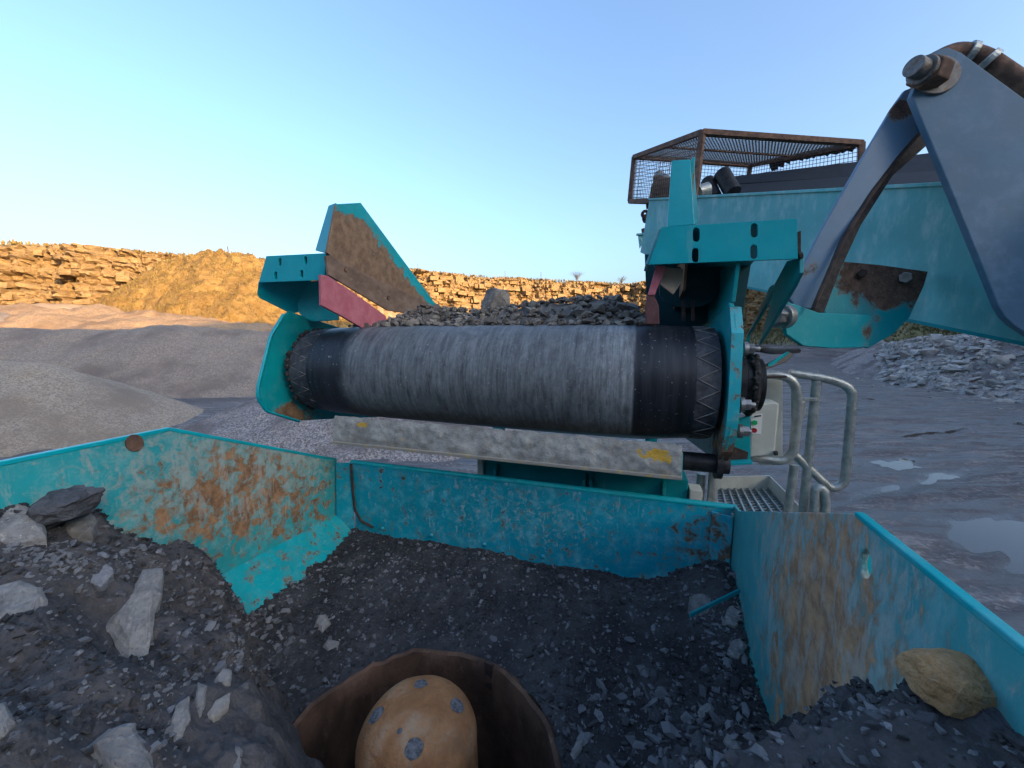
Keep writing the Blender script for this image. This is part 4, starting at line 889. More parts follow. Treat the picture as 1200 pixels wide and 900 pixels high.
SPR = [(1.40, -.287), (1.40, -.20), (1.42, .0), (1.45, .05), (1.475, .085), (1.51, .106), (1.9, .02), (2.6, -.16), (2.6, -.64), (1.75, -.50), (1.62, -.49), (1.50, -.455), (1.44, -.40), (1.41, -.34)]
rp_ = fc.part('side_plate', MB().plate([(.302, v, w) for v, w in SPR], .016), M['side_plate'], bevel=.003, label='right side plate with worn cyan front edge')
fl_ = [(1.60, -.488), (1.50, -.457), (1.44, -.405), (1.408, -.34), (1.396, -.287), (1.396, -.20), (1.416, 0), (1.47, .085)]
mb = MB(); o_ = []
for v, w in fl_: o_.append((Vector((.300, v, w)), Vector((.337, v + .010, w))))
for (a, b), (c_, d_) in zip(o_, o_[1:]):
    mb.add([a, b, d_, c_, a + Vector((0, .012, .004)), b + Vector((0, .012, .004)), d_ + Vector((0, .012, .004)), c_ + Vector((0, .012, .004))], [(0, 1, 2, 3), (7, 6, 5, 4), (0, 4, 5, 1), (3, 2, 6, 7), (0, 3, 7, 4), (1, 5, 6, 2)])
M['worn_edge'] = paint('teal_paint_worn_edge', (.0, .34, .43), rust=.10, chalk=-.1, dust=.3, rust_scale=30, rust_cols=((.07, .05, .045), (.20, .13, .09)), rust_blobs=[((.96, -.1, -.28), (.3, .3, .16), .4)])
fc.part('front_flange', mb, M['worn_edge'], under=rp_)
for u_, sg in ((-1.56, -1), (.22, 1)):
    fc.part('frame_rail', MB().plate([(u_, 2.0, -.10), (u_, 5.2, -.96), (u_, 5.2, -1.16), (u_, 2.0, -.30)], .05, away=(-.6, 2, 0)), M['teal'], bevel=.005)
    fc.part('leg', MB().bar((u_, 4.4, -.95), (u_, 4.6, -4.0), .12, .12, (0, 1, 0)), M['teal'], bevel=.005)
# brackets with their slots
def slot(px, py, v, hh=8.5, ww=4.2):
    out = []
    for k in range(16):
        a = 2 * math.pi * k / 16; out.append(at(px + ww * math.cos(a), py + (hh - ww) * (1 if math.sin(a) > 0 else -1) * (abs(math.sin(a)) > .01) + ww * math.sin(a), v=v))
    return out
BV = 1.45
rb = MB().plate([at(760, 310, v=BV), at(776, 266, v=BV), at(934, 256, v=BV), at(935, 303, v=BV)], .014, holes=[slot(816, 275, BV), slot(884, 270, BV), slot(815, 299, BV), slot(883.5, 295, BV)])
rbo = fc.part('mounting_bracket', rb, M['teal_clean'], bevel=.0025, label='right bracket plate with four black slots')
lb = MB().plate([at(303, 331, v=BV), at(312, 300, v=BV), at(382, 296.5, v=BV), at(380, 328, v=BV)], .014, holes=[slot(328, 307, BV, 4.6, 1.8), slot(358, 305, BV, 4.6, 1.8), slot(323, 323, BV, 4.6, 1.8), slot(353.5, 321, BV, 4.6, 1.8)])
lbo = fc.part('mounting_bracket', lb, M['teal_clean'], bevel=.0025, label='left bracket plate with four black slots')
def prism(pts, depth): return MB().plate(pts, depth)
def V3(p, v=None, w=None): q = Vector(p); q.y = v if v is not None else q.y; q.z = w if w is not None else q.z; return q
q1, q2, q3, q4 = at(776, 266, v=BV), at(934, 256, v=BV), at(935, 303, v=BV), at(760, 310, v=BV)
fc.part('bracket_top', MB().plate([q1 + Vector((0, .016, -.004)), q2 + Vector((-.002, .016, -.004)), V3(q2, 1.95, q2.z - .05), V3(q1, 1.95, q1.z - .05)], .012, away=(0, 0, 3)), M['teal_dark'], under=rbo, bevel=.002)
fc.part('bracket_end', MB().plate([q1 + Vector((0, .014, 0)), q4 + Vector((0, .014, 0)), q4 + Vector((-.004, .16, .0)), q1 + Vector((-.004, .16, -.01))], .010), M['teal_pale'], under=rbo, bevel=.002)
GU = .487
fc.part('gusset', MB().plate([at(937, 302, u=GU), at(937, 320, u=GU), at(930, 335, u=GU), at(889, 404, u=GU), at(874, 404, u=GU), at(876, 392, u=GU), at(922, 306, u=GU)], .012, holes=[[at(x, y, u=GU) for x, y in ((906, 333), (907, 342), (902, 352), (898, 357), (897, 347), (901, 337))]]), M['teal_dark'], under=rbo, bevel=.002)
fc.part('gusset', MB().plate([(.31, 1.47, q3.z - .004), (.31, 1.95, q3.z + .03), (.31, 1.95, .05), (.31, 1.50, .105)], .012), M['teal'], under=rbo, bevel=.002)
fc.part('end_bolt', MB().cyl(at(936, 300, v=1.47), at(940, 299, v=1.47), .011, 6), M['rust_dark'], under=rbo)
fc.part('end_clip', MB().plate([at(934, 272, v=1.47), at(939, 270, v=1.47), at(939, 300, v=1.47), at(934, 303, v=1.47)], .02), M['rust_dark'], under=rbo, bevel=.002)
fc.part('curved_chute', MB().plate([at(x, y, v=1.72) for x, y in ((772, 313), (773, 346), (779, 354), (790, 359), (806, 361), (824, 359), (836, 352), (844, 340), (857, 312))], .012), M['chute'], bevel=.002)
fc.part('chute_back', MB().plate([(.03, 1.94, .36), (.47, 1.94, .36), (.44, 1.94, -.02), (.06, 1.94, -.02)], .01), M['chute'])  # closes the void behind the bracket; its shade is painted into the dark teal
for px in (801, 812): fc.part('chute_bar', MB().bar(at(px, 352, v=1.68), at(px, 376, v=1.68), .012, .012), M['rust_dark'])
w1, w2, w3, w4 = at(303, 331, v=BV), at(312, 300, v=BV), at(382, 296.5, v=BV), at(380, 328, v=BV)
fc.part('bracket_top', MB().plate([w2 + Vector((.002, .016, -.004)), w3 + Vector((-.002, .016, -.004)), V3(w3, 1.9, w3.z - .05), V3(w2, 1.9, w2.z - .05)], .012, away=(0, 0, 3)), M['teal_dark'], under=lbo, bevel=.002)
fc.part('gusset', MB().plate([at(303, 330, v=1.466), at(301, 345, v=1.466), at(304, 350, v=1.48), at(341, 367, v=1.60), at(352, 366, v=1.62), at(360, 345, v=1.62), at(362, 330, v=1.60)], .012), M['teal'], under=lbo, bevel=.002)
fc.part('bracket_end', MB().plate([w1 + Vector((0, .014, 0)), w2 + Vector((0, .014, 0)), V3(w2, 1.75, w2.z - .04), V3(w1, 1.72, w1.z - .02)], .010), M['teal'], under=lbo, bevel=.002)
fc.part('support_plate', MB().plate([at(x, y, v=1.6) for x, y in ((358, 330), (351, 345), (348, 357), (350, 367), (357, 373), (367, 377), (384, 376), (396, 375), (394, 345), (380, 328))], .012), M['teal'], under=lbo, bevel=.003)
# upright skirt plates
skl = [at(383, 296, u=-1.3), at(394, 239, u=-1.3), at(423, 237.5, u=-1.3), at(515, 362, u=-1.3), at(520, 380, u=-1.3), at(470, 366, u=-1.3)]
sk = fc.part('skirt_plate', MB().plate(skl, .012), M['skirt_plate'], bevel=.003, label='left upright skirt plate scoured to brown steel')
fc.part('bent_flange', MB().plate([at(371, 294, v=1.53), at(383, 240, v=1.525), at(395, 238.5, v=1.52), at(384, 297, v=1.47)], .012), M['teal_clean'], under=sk, bevel=.002)
ln = [at(382, 300, u=-1.285), at(388, 299, u=-1.285), at(430, 322, u=-1.285), at(530, 368, u=-1.285), at(520, 378, u=-1.285), at(480, 367, u=-1.285), at(455, 364, u=-1.285), at(385, 322, u=-1.285)]
M['liner'] = simple('scoured_brown_liner', (.15, .095, .065), (.27, .19, .14), 18, .75, 0, .5, .004, (1, .5, 1), c=(.33, .24, .18))
lno = fc.part('wear_liner', MB().plate(ln, .012), M['liner'], under=sk, bevel=.002)
for px, py in ((405, 316), (455, 349)): 
    c_ = at(px, py, u=-1.284); fc.part('bolt', MB().cyl(c_, c_ + Vector((.006, 0, 0)), .011, 6), M['rust'], under=sk)
pk = fc.part('rubber_skirt', MB().plate([at(x, y, u=-1.255) for x, y in ((376, 322), (384, 323), (412, 341), (452, 370), (456, 384), (424, 384), (400, 370), (377, 358))], .014), M['pink'], bevel=.002, label='pink rubber skirt on the left')
skr = [Vector((.165, p.y, p.z)) for p in skl]; skr = [p for p in skr]
fc.part('skirt_plate', MB().plate([(.165, 1.53, .36), (.165, 1.54, .60), (.165, 1.66, .62), (.165, 2.15, .30), (.165, 2.1, .08), (.165, 1.6, .16)], .010, away=(-3, 1.8, .3)), M['skirt_plate'], bevel=.002)
pf = [at(782, 266, v=1.50), at(787, 188, v=1.52), at(809, 186.5, v=1.52), at(814, 263, v=1.50)]
po = fc.part('skirt_post', MB().plate(pf, .012), M['teal_clean'], bevel=.002, label='right upright post in clean teal')
fc.part('post_web', MB().plate([at(809.5, 187, v=1.535), at(814.5, 263, v=1.516), at(817, 262, v=1.66), at(817, 235, v=1.66), at(814.5, 195, v=1.60)], .010, away=(3, 1, 0)), M['teal_dark'], under=po, bevel=.002)
pr = fc.part('rubber_skirt', MB().plate([at(x, y, v=1.50) for x, y in ((769, 311), (781, 312), (767, 346), (759, 346))], .02), M['pink'], bevel=.002, label='narrow pink rubber strip under the right bracket')
fc.part('worn_flap', MB().plate([at(x, y, v=1.505) for x, y in ((759, 344), (766, 345), (772, 358), (773, 380), (757, 380), (756, 358))], .05), M['brown_rubber'], under=pr, bevel=.003)
fc.part('ply_flap', MB().plate([at(780, 313, v=1.54), at(801, 315, v=1.56), at(800, 329, v=1.55), at(789, 345, v=1.53), at(774, 333, v=1.52)], .006), M['card'], under=pr, bevel=.001)
# scraper beam under the drum, caked with slurry
mb = MB(); nu, nv = 130, 14; a_, b_ = Vector((-1.335, 1.452, -.386)), Vector((.176, 1.452, -.392)); c_ = Vector((0, -.022, -.116))
for i in range(nu + 1):
    for j in range(nv + 1):
        p = a_.lerp(b_, i / nu) + c_ * (j / nv); e = min(j, nv - j, 3) / 3; p += Vector((0, -1, .2)) * (.006 + .006 * noise.noise(Vector((p.x * 16, p.z * 16, 3))) + .005 * fbm(Vector((p.x * 45, p.z * 45, 1)), 4)) * e
        if j == 0: p.z += .008 * noise.noise(Vector((p.x * 20, 1, 3)))
        mb.v.append(p)
for i in range(nu):
    for j in range(nv): k = i * (nv + 1) + j; mb.f.append((k, k + nv + 1, k + nv + 2, k + 1))
sc_ = fc.part('scraper_beam', MB().plate([(-1.33, 1.458, -.40), (-1.33, 1.436, -.503), (-1.33, 1.56, -.50), (-1.33, 1.56, -.43)], 1.506, away=(-5, 1.5, -.45)), M['yellow'], bevel=.003)
fc.part('slurry_crust', mb, M['slurry'], under=sc_, smooth=60)
fc.part('bottom_lip', MB().bar((-1.335, 1.427, -.508), (.178, 1.427, -.508), .016, .012), M['yellow'], under=sc_, bevel=.002)
fc.part('end_tab', MB().plate([(.180, 1.44, -.42), (.180, 1.43, -.515), (.180, 1.60, -.51), (.180, 1.60, -.43)], .012, away=(5, 1.4, -.4)), M['teal_pale'], under=sc_, bevel=.002)
fc.part('scraper_shaft', MB().cyl((.19, 1.53, -.475), (.345, 1.53, -.475), .035, 20).cyl((.30, 1.53, -.475), (.32, 1.53, -.475), .055, 20), M['black_metal'], under=sc_, smooth=40)
# drive hub outside the right plate
hu = fc.part('drive_hub', MB().lathe((0, AX.y, AX.z), (1, 0, 0), [(.02, .34), (.108, .34), (.110, .385), (.102, .39), (.102, .402), (.114, .407), (.115, .418), (.106, .428), (.096, .432), (.098, .446), (.07, .453), (.02, .453)], 48), M['black_metal'], smooth=35)
gr = MB()
for k in range(40):
    a = 2 * math.pi * k / 40; r_ = .108 + rnd.uniform(-.004, .004); s_ = rnd.uniform(.008, .014)
    gr.lathe((.415 + rnd.uniform(-.010, .010), AX.y + r_ * math.cos(a), AX.z + r_ * math.sin(a)), (rnd.uniform(-1, 1), rnd.uniform(-1, 1), rnd.uniform(-1, 1)), [(.001, -s_), (s_, -s_ * .3), (s_ * .9, s_ * .4), (.001, s_)], 7)
fc.part('grease_dirt', gr, M['groove_dark'], under=hu, kind='stuff', smooth=60)
for px, py, v_, l in ((868, 474, 1.50, .035), (872, 409, 1.55, .045), (866, 505, 1.53, .02)):
    c_ = at(px, py, v=v_); b = fc.part('bolt', MB().cyl(c_ - Vector((.004, 0, 0)), c_ + Vector((.010, 0, 0)), .026, 20).cyl(c_, c_ + Vector((.030, 0, 0)), .020, 6).cyl(c_, c_ + Vector((.030 + l * .4, 0, 0)), .010, 12), M['steel'], under=hu, bevel=.0015)
fc.part('grease_hose', MB().tube(fillet([at(878, 407, v=1.56), at(892, 409, v=1.56), at(905, 412, v=1.75), at(935, 411, v=2.1)], .05, 5), .012, 8), M['black_metal'], under=hu, smooth=60)
tk = fc.part('tension_bracket', MB().plate([at(x, y, v=1.60) for x, y in ((863, 491), (879, 487), (880, 539), (866, 545), (842, 542), (853, 524))], .012), M['teal'], bevel=.002)
fc.part('bracket_mouth', MB().plate([at(x, y, v=1.595) for x, y in ((859, 523), (877, 530), (876, 539), (862, 540), (846, 540))], .03), M['rust_dark'], under=tk)
fc.part('bracket_base', MB().bar(at(842, 543, v=1.58), at(881, 541, v=1.58), .03, .012), M['teal_clean'], under=tk, bevel=.002)
ms = single('slanted_guard', MB().plate([at(893, 435, v=1.72), at(897, 427, v=1.74), at(925, 412, v=1.80), at(931, 415, v=1.80), at(922, 424, v=1.78)], .012), M['black_metal'], 'small black slanted guard plate sticking out past the drum hub', 'guard plate', tuple(at(910, 425, v=1.76)), bevel=.002)
sg = bpy.data.objects['slanted_guard']; e_ = mesh_obj('trim_edge', MB().plate([at(900, 427, v=1.735), at(918, 414, v=1.78), at(924, 412, v=1.79), at(905, 424, v=1.74)], .016, away=(0, -3, 4)), M['teal'], sg, at(910, 425, v=1.76))

# ------------------------------------------------------------------ rubble on the belt
def belt_w(v): return AX.z + DRUM * bn.z + (-(v - AX.y - DRUM * bn.y)) * math.tan(SL) if v > AX.y + .06 else AX.z + math.sqrt(max(0, (DRUM) ** 2 - (v - AX.y) ** 2))
def bed(u, v):
    uu = (u + .64) / .76; k = max(0, 1 - abs(uu) ** 5); ramp_ = sm(1.60, 1.90, v + .05 * noise.noise(Vector((u * 6, 0, 1))))
    return belt_w(v) + k * ramp_ * (.150 + .04 * noise.noise(Vector((u * 3.2, v * 3.2, 2))) + .07 * sm(-.5, -.1, u)) + .02 * sm(1.9, 2.8, v) * k + .16 * sm(1.9, 3.2, v) * k
mb = MB(); nu, nv = 90, 90
for i in range(nu + 1):
    for j in range(nv + 1):
        u, v = -1.36 + 1.46 * i / nu, 1.60 + 2.9 * (j / nv) ** 1.5; mb.v.append(Vector((u, v, bed(u, v) + .012 * fbm(Vector((u * 18, v * 18, 3)), 4) - .012)))
for i in range(nu):
    for j in range(nv): k = i * (nv + 1) + j; mb.f.append((k, k + nv + 1, k + nv + 2, k + 1))
bb = Vector((-.6, 2.6, -.1)); ro = mesh_obj('rubble_bed', mb, M['belt_rock'], None, bb, smooth=180, kind='stuff'); ro.location = W(bb); ro.rotation_euler = (0, 0, -YAW)
rnd = random.Random(77); br_meshes = [rock_mesh('belt_rubble', rnd, (1, rnd.uniform(.6, .95), rnd.uniform(.45, .8)), M['belt_rock'], 14) for k in range(12)]
items = []
for k in range(2400):
    u, v = rnd.uniform(-1.36, .08), 1.60 + 1.9 * rnd.random() ** 1.6; s = min(.058, .0205 * math.exp(rnd.gauss(.2, .45)))
    if bed(u, v) - belt_w(v) < .004 and rnd.random() < .6: continue
    items.append((W((u, v, bed(u, v) + s * .12)), s))
scatter('rubble_lump', br_meshes, items, 'grey limestone lump in the rubble heaped on the belt behind the drum', 'rock', 'rubble on the conveyor belt', 'rubble_fines', 280)
def lone(name, p, dims, mat, label, seed, rz=0.0, ry=0.0):
    me = rock_mesh(name, random.Random(seed), dims, mat, 18, True); o = bpy.data.objects.new(name, me); COL.objects.link(o); o.location = W(p); o.rotation_euler = (0, ry, rz - YAW); tag(o, label, 'rock')
lone('large_rock', at(581, 352, v=2.02), (.17, .13, .12), M['belt_rock'], 'largest rock on the belt, a grey block standing above the rubble', 4, .3, .15)
lone('large_rock', at(740, 362, v=1.80), (.07, .06, .05), M['rock_pale'], 'pale rock at the right end of the belt rubble beside the pink strip', 9)
lone('large_rock', at(690, 365, v=1.85), (.09, .07, .06), M['belt_rock'], 'rounded grey rock in the right half of the belt rubble', 12)

# ------------------------------------------------------------------ upper conveyor with its mesh cage
A0 = at(812, 232, d=3.3); ud = ray(450, 250).normalized(); HD = A0 + ud * .62; TL_ = A0 - ud * 2.6; DN = Vector((0, 0, -.64))
uc = Thing('discharge_conveyor', 'high faded teal conveyor with black belt and rusty mesh cage', 'conveyor', A0 + Vector((0, 0, -3)))
WD = (at(1010, 168, d=3.4) - at(823, 155, d=3.25)); WD.z = 0
sp_ = uc.part('side_panel', MB().plate([HD, TL_, TL_ + DN, A0 + DN, HD + DN * .8 + ud * .12], .02), M['teal_pale'], bevel=.004)
uc.part('side_panel', MB().plate([HD + WD, TL_ + WD, TL_ + WD + DN, A0 + WD + DN, HD + WD + DN * .8], .02), M['teal_pale'], bevel=.004)
uc.part('bottom_flange', MB().plate([A0 + DN * .99, TL_ + DN * .99, TL_ + DN * .99 + WD * .3, A0 + DN * .99 + WD * .3], .02, away=(0, 0, 5)), M['teal_dark'], under=sp_, bevel=.003)
uc.part('top_rim', MB().bar(HD + Vector((0, 0, .006)), TL_ + Vector((0, 0, .006)), .03, .018), M['teal_pale'], under=sp_, bevel=.003)
e1, e2, e3, e4 = at(850, 206, d=4.0), at(1118, 178, d=2.9), at(1118, 197, d=2.75), at(862, 217, d=3.85)
b1, b2 = at(1118, 219, d=2.6), at(860, 231, d=3.6)
uc.part('belt_wing', MB().plate([e1, e2, e3, e4], .014), M['rubber'], bevel=.002)
uc.part('belt_trough', MB().plate([e4, e3, b2 + (b1 - b2), b2], .014), M['rubber'], bevel=.002)
for (p, q, r_) in ((at(846, 203, d=3.6), at(859, 226, d=3.5), .07), (at(829, 212, d=3.7), at(838, 232, d=3.6), .06)): uc.part('idler_roller', MB().cyl(p, q, r_, 20), M['black_metal'], smooth=40)
uc.part('head_drum', MB().cyl(at(764, 222, d=4.3), at(800, 226, d=4.2), .14, 28), M['rust_dark'], smooth=40)
for p, q in ((at(770, 206, d=4.3), at(783, 214, d=4.2)), (at(818, 226, d=3.3), at(830, 222, d=3.3))): uc.part('bearing', MB().cyl(p, q, .06, 16), M['galv'], smooth=40)
N1t, N2t, F1t, F2t = at(823, 155, d=3.25), at(1010, 168, d=3.4), at(743, 184, d=4.6), at(879, 194, d=4.75)
N1b, N2b, F1b, F2b = at(814, 233, d=3.27), at(1008, 226, d=3.35), at(738, 236, d=4.6), at(873, 240, d=4.7)
cg = bpy.data.objects.new('mesh_cage', None); COL.objects.link(cg); cg.parent = uc.o
def cagebar(a, b, w_=.045): 
    o = uc.part('frame_bar', MB().bar(a, b, w_, w_), M['rust'], under=cg, bevel=.003)
for a, b in ((N1t, N2t), (N1t, F1t), (F1t, F2t), (F2t, N2t), (N1t, N1b), (F1t, F1b), (F2t, F2b), (N2t, N2b), (F1b, N1b), (F1b, F2b)): cagebar(a, b)
cagebar(N1t.lerp(F1t, .5), N2t.lerp(F2t, .5), .02)
def wires(a, b, c, d, n1, n2, r_=.0032):
    mb = MB(); nn = (b - a).cross(d - a).normalized() * r_ * .8
    for i in range(1, n1): mb.tube([a.lerp(b, i / n1), d.lerp(c, i / n1)], r_, 3, cap=False)
    for i in range(1, n2): mb.tube([a.lerp(d, i / n2) + nn, b.lerp(c, i / n2) + nn], r_, 3, cap=False)
    uc.part('wire_mesh', mb, M['mesh_wire'], under=cg, kind='stuff')
wires(N1t, N2t, F2t, F1t, 46, 34); wires(N1t, F1t, F1b, N1b, 34, 13); wires(F1t, F2t, F2b, F1b, 36, 12); wires(N2t, F2t, F2b, N2b, 34, 12)
mb = MB(); rgp = []; nR = 26
for k in range(nR + 1):
    p = F2t.lerp(N2t, .22 + .75 * k / nR); dr_ = .03 + .05 * abs(noise.noise(Vector((k * .5, 1, 1)))) + (.08 if 2 <= k <= 5 else 0) * rnd.random(); rgp += [p + Vector((0, 0, -.01)), p + Vector((.02 * rnd.uniform(-1, 1), .02, -dr_))]
mb.add(rgp, [(2 * k, 2 * k + 1, 2 * k + 3, 2 * k + 2) for k in range(nR)]); mb.add([p + Vector((.012, .012, 0)) for p in rgp], [(2 * k, 2 * k + 2, 2 * k + 3, 2 * k + 1) for k in range(nR)])
uc.part('torn_rubber', mb, M['rubber'], under=cg)
hs = MB()
for k in range(9):
    p = at(759 + 5 * math.sin(k * 1.9), 240 + k * 5.4, d=4.25); s_ = rnd.uniform(.03, .055); hs.lathe(p, (rnd.uniform(-1, 1), rnd.uniform(-1, 1), rnd.uniform(-.4, .4)), [(s_ * .35, -s_ * .4), (s_, -s_ * .3), (s_, s_ * .3), (s_ * .35, s_ * .4), (s_ * .3, 0)], 10)
hs.bar(at(765, 240, d=4.25), at(758, 288, d=4.25), .03, .03)
uc.part('belt_scraper', hs, M['rust_dark'], kind='stuff'); uc.part('scraper_tab', MB().plate([at(748, 274, d=4.2), at(757, 272, d=4.2), at(755, 281, d=4.2), at(750, 291, d=4.2)], .02).bar(at(746, 275, d=4.2), at(772, 274, d=4.2), .03, .02), M['teal_pale'], bevel=.002)

# ------------------------------------------------------------------ folding arm with its pin and pivot bracket
AB = at(1080, 85, d=1.6)
ar = Thing('folding_arm', 'large blue grey folding arm with a big pivot pin at its top', 'machine arm', AB)
fpl = [at(x, y, d=d) for x, y, d in ((1068, 112, 1.60), (1074, 96, 1.60), (1088, 66, 1.58), (1100, 57, 1.575), (1112, 55, 1.57), (1126, 62, 1.565), (1200, 116, 1.52), (1275, 172, 1.475), (1275, 440, 1.475), (1205, 392, 1.515), (1188, 381, 1.525), (1178, 371, 1.53), (1170, 358, 1.535), (1115, 225, 1.57))]
mb = MB().plate(fpl, .03); fpo = ar.part('front_plate', mb, M['blue_grey'], bevel=.004)
c_ = sum(fpl, Vector()) / len(fpl); nn = Vector()
for i, p in enumerate(fpl): nn += (p - c_).cross(fpl[(i + 1) % len(fpl)] - c_)
nn.normalize()
if nn.dot(-c_) < 0: nn = -nn
pc = at(1098, 88, d=1.575); pc -= nn * (pc - c_).dot(nn)
pn = Vector((-.80, -.58, .06)).normalized()
ar.part('washer', MB().cyl(pc - nn * .02, pc + nn * .012, .078, 40), M['pin_steel'], under=fpo, bevel=.003)
ar.part('pin_nut', MB().cyl(pc, pc + pn * .080, .062, 6), M['rust'], under=fpo, bevel=.006)
ar.part('pivot_pin', MB().cyl(pc, pc + pn * .098, .050, 32).cyl(pc, pc + pn * .150, .036, 32), M['pin_steel'], under=fpo, bevel=.003)
st = [at(x, y, d=d) for x, y, d in ((1078, 100, 1.67), (1060, 106, 1.67), (1046, 126, 1.675), (1010, 188, 1.69), (962, 272, 1.72), (940, 314, 1.74), (924, 350, 1.76), (931, 360, 1.76), (950, 362, 1.755), (957, 345, 1.745), (986, 280, 1.71), (1020, 226, 1.69), (1055, 180, 1.67), (1090, 140, 1.65))]
sto = ar.part('strut_plate', MB().plate(st, .02), M['rusty_blue'], bevel=.003, label='curved strut plate with rust patches at both ends')
chn = [at(x, y, d=1.76) for x, y in ((1092, 135), (1056, 178), (1020, 226), (986, 281), (957, 346), (950, 366), (966, 366), (984, 318), (1009, 264), (1046, 206), (1098, 160))]
ar.part('channel_web', MB().plate(chn, .05), M['groove_dark'], under=sto, bevel=.002)
ar.part('channel_lip', MB().tube([at(x, y, d=1.70) for x, y in ((1092, 139), (1057, 179), (1021, 228), (988, 281), (959, 347), (953, 362))], .009, 6), M['rust_dark'], under=sto, smooth=60)
hz = MB().tube(fillet([at(1095, 72, d=1.72), at(1118, 60, d=1.72), at(1150, 66, d=1.70), at(1200, 100, d=1.66), at(1290, 170, d=1.6)], .1, 5), .038, 14); cyo = ar.part('ram_tube', hz, M['rust'], smooth=50)
ta, tb, tc_ = at(1122, 61, d=1.715), at(1148, 66, d=1.70), at(1195, 98, d=1.665)
for p, q in ((ta.lerp(tb, .35), ta.lerp(tb, .65)), (tb.lerp(tc_, .12), tb.lerp(tc_, .26))): ar.part('collar', MB().cyl(p, q, .047, 24), M['galv'], under=cyo, bevel=.003)
PB = at(1015, 400, d=1.8)
pb = Thing('pivot_bracket', 'teal and rust brown bracket bolted to the high conveyor below the arm', 'bracket', PB)
bp_ = pb.part('back_plate', MB().plate([at(x, y, d=1.85) for x, y in ((986, 306), (1030, 310), (1088, 318), (1083, 335), (1066, 372), (1048, 391), (1018, 408), (968, 395), (966, 350), (978, 330))], .02), M['arm_bracket'], bevel=.004)
pb.part('strap', MB().plate([at(x, y, d=d) for x, y, d in ((924, 354, 1.72), (962, 366, 1.74), (1015, 369, 1.80), (1020, 371, 1.81), (1018, 407, 1.80), (975, 408, 1.76), (943, 405, 1.73), (922, 392, 1.72), (917, 372, 1.72))], .02), M['arm_bracket'], bevel=.003)
for px, py, r_, d_ in ((1061, 325, .026, 1.83), (1011, 320, .020, 1.83)):
    p = at(px, py, d=d_); pb.part('bolt', MB().cyl(p + p.normalized() * .02, p - p.normalized() * .012, r_, 6), M['steel'] if px > 1050 else M['rust_dark'], under=bp_, bevel=.003)
p = at(917, 371, d=1.70); ax_ = Vector((-.85, -.5, 0)).normalized(); pb.part('bolt', MB().cyl(p + Vector((.02, .02, 0)), p + ax_ * .012, .052, 28).cyl(p, p + ax_ * .045, .040, 6), M['steel'], bevel=.004)

# ------------------------------------------------------------------ access platform, handrails, control box
pf_ = Thing('access_platform', 'small galvanised grating platform behind the right hopper corner', 'platform', at(890, 600, w=-1.15))
PW = -1.13
g1, g2, g3, g4 = at(838, 574, w=PW), at(900, 573, w=PW), at(935, 612, w=PW), at(845, 618, w=PW)
for k in range(9): pf_.part('grating_bar', MB().bar(g1.lerp(g2, k / 8), g4.lerp(g3, k / 8), .010, .03), M['galv'])
for k in range(14): pf_.part('cross_bar', MB().bar(g1.lerp(g4, k / 13) + Vector((0, 0, -.008)), g2.lerp(g3, k / 13) + Vector((0, 0, -.008)), .006, .012), M['galv'])
pf_.part('kick_plate', MB().plate([g1, g2, g2 + Vector((0, 0, .10)), g1 + Vector((0, 0, .10))], .008), M['cream'], bevel=.001)
pf_.part('kick_plate', MB().plate([g2, g3, g3 + Vector((0, 0, .10)), g2 + Vector((0, 0, .10))], .008), M['cream'], bevel=.001)
for k in range(10):
    f, g = rnd.random(), rnd.random() * .5; p = g1.lerp(g2, f).lerp(g4.lerp(g3, f), g); s_ = rnd.uniform(.02, .045)
pf_.part('support_post', MB().box((g1.x + .1, g1.y - .1, -4.0), (g1.x + .2, g1.y, PW - .02)), M['galv'], bevel=.003)
def rail(name, label, pieces, base):
    th_ = Thing(name, label, 'handrail', base, None)
    for nm, pts, r_, fr in pieces: th_.part(nm, MB().tube(fillet(pts, fr, 6) if fr else pts, r_, 12), M['galv'], smooth=60)
    return th_
def vp(pts, v): return [at(x, y, v=v) for x, y in pts]
def down(p, w): return Vector((p.x, p.y, w))
t1 = at(930, 525, v=1.98)
rail('handrail', 'looped grey tube rail standing close round the control box', [('top_loop', vp([(872, 443), (905, 438), (930, 444), (936, 470), (930, 530), (918, 541), (880, 536)], 1.93), .0185, .09), ('post', [at(931, 545, v=1.97), down(at(925, 545, v=1.97), PW)], .0175, 0)], at(925, 560, v=1.97))
h2 = rail('handrail', 'tall galvanised handrail panel right of the control box', [('top_loop', vp([(925, 437), (972, 444), (1000, 455), (990, 566), (975, 574), (928, 530)], 2.12), .0195, .10), ('post', [at(957, 446, v=2.12), down(at(957, 446, v=2.12), PW - .1)], .0195, 0), ('brace', [at(931, 439, v=2.12), at(932, 534, v=2.12)], .014, 0), ('low_hoop', vp([(952, 640), (955, 574), (961, 571), (967, 576), (967, 640)], 2.05), .019, .03)], at(957, 600, v=2.12))
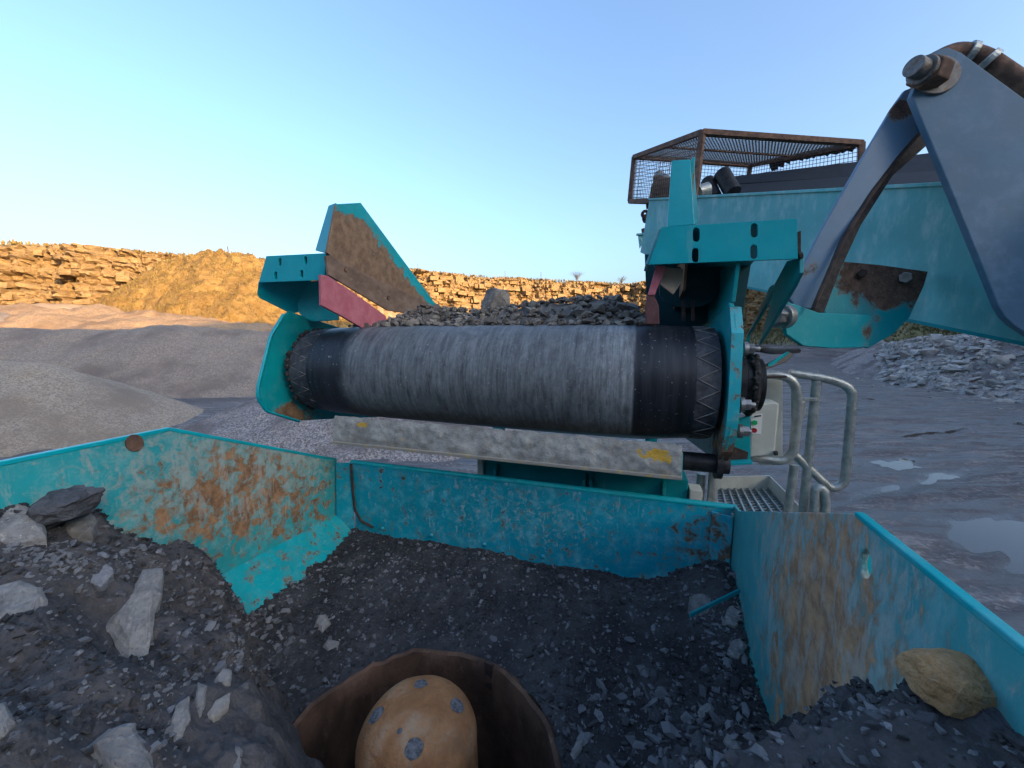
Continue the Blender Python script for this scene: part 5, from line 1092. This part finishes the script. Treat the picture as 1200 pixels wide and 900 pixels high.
h2.part('gate_latch', MB().bar(at(934, 468, v=2.10), at(957, 468, v=2.10), .016, .016).cyl(at(939, 470, v=2.10), at(939, 488, v=2.10), .017, 14).cyl(at(939, 488, v=2.10), at(939, 494, v=2.10), .008, 8), M['galv'], bevel=.002)
rail('support_tube', 'pair of upright galvanised tubes between scraper end and platform', [('tube', [at(822, 555, v=1.86), down(at(822, 555, v=1.86), -1.2)], .019, 0), ('tube', [at(837, 545, v=1.82), down(at(837, 545, v=1.82), -1.2)], .020, 0)], at(830, 600, v=1.85)).o['category'] = 'tube'
cb = Thing('control_box', 'pale grey control box with green and red buttons behind the drum hub', 'control box', at(900, 535, v=1.90))
c1, c2, c3, c4 = [at(x, y, v=1.86) for x, y in ((879, 478), (914, 474), (908, 534), (878, 536))]
bx = cb.part('box', MB().plate([c1, at(884, 473, v=1.86), at(909, 471, v=1.86), c2, c3, c4], .09), M['cream'], bevel=.008)
LQ = [at(x, y, v=1.856) for x, y in ((880, 487), (893.5, 485), (892, 509), (880, 509))]
lbp = cb.part('button_label', MB().plate(LQ, .004), M['white_label'], under=bx)
for px, py, mt in ((884, 495, 'green_button'), (883.5, 504, 'red_button')):
    p = at(px, py, v=1.852); cb.part('button', MB().cyl(p, p + Vector((0, -.008, 0)), .0105, 18), M[mt], under=bx, bevel=.001)
cb.part('printed_line', MB().plate([at(x, y, v=1.8508) for x, y in ((884, 487.4), (892, 486.4), (892, 488), (884, 489))], .0012), M['black_metal'], under=bx)
cb.part('latch', MB().cyl(at(907, 531, v=1.852), at(911, 531, v=1.852), .010, 10), M['black_metal'], under=bx)
cb.part('back_panel', MB().plate([at(x, y, v=1.98) for x, y in ((890, 444), (917, 444), (917, 545), (890, 545))], .015), M['cream'], bevel=.002)
cb.part('hood', MB().bar(at(880, 443, v=1.90), at(921, 441, v=1.90), .03, .008), M['rust_dark'], bevel=.002)
cb.part('mounting_arm', MB().bar(at(905, 540, v=1.985), at(929, 540, v=1.985), .02, .02), M['galv'], bevel=.002)
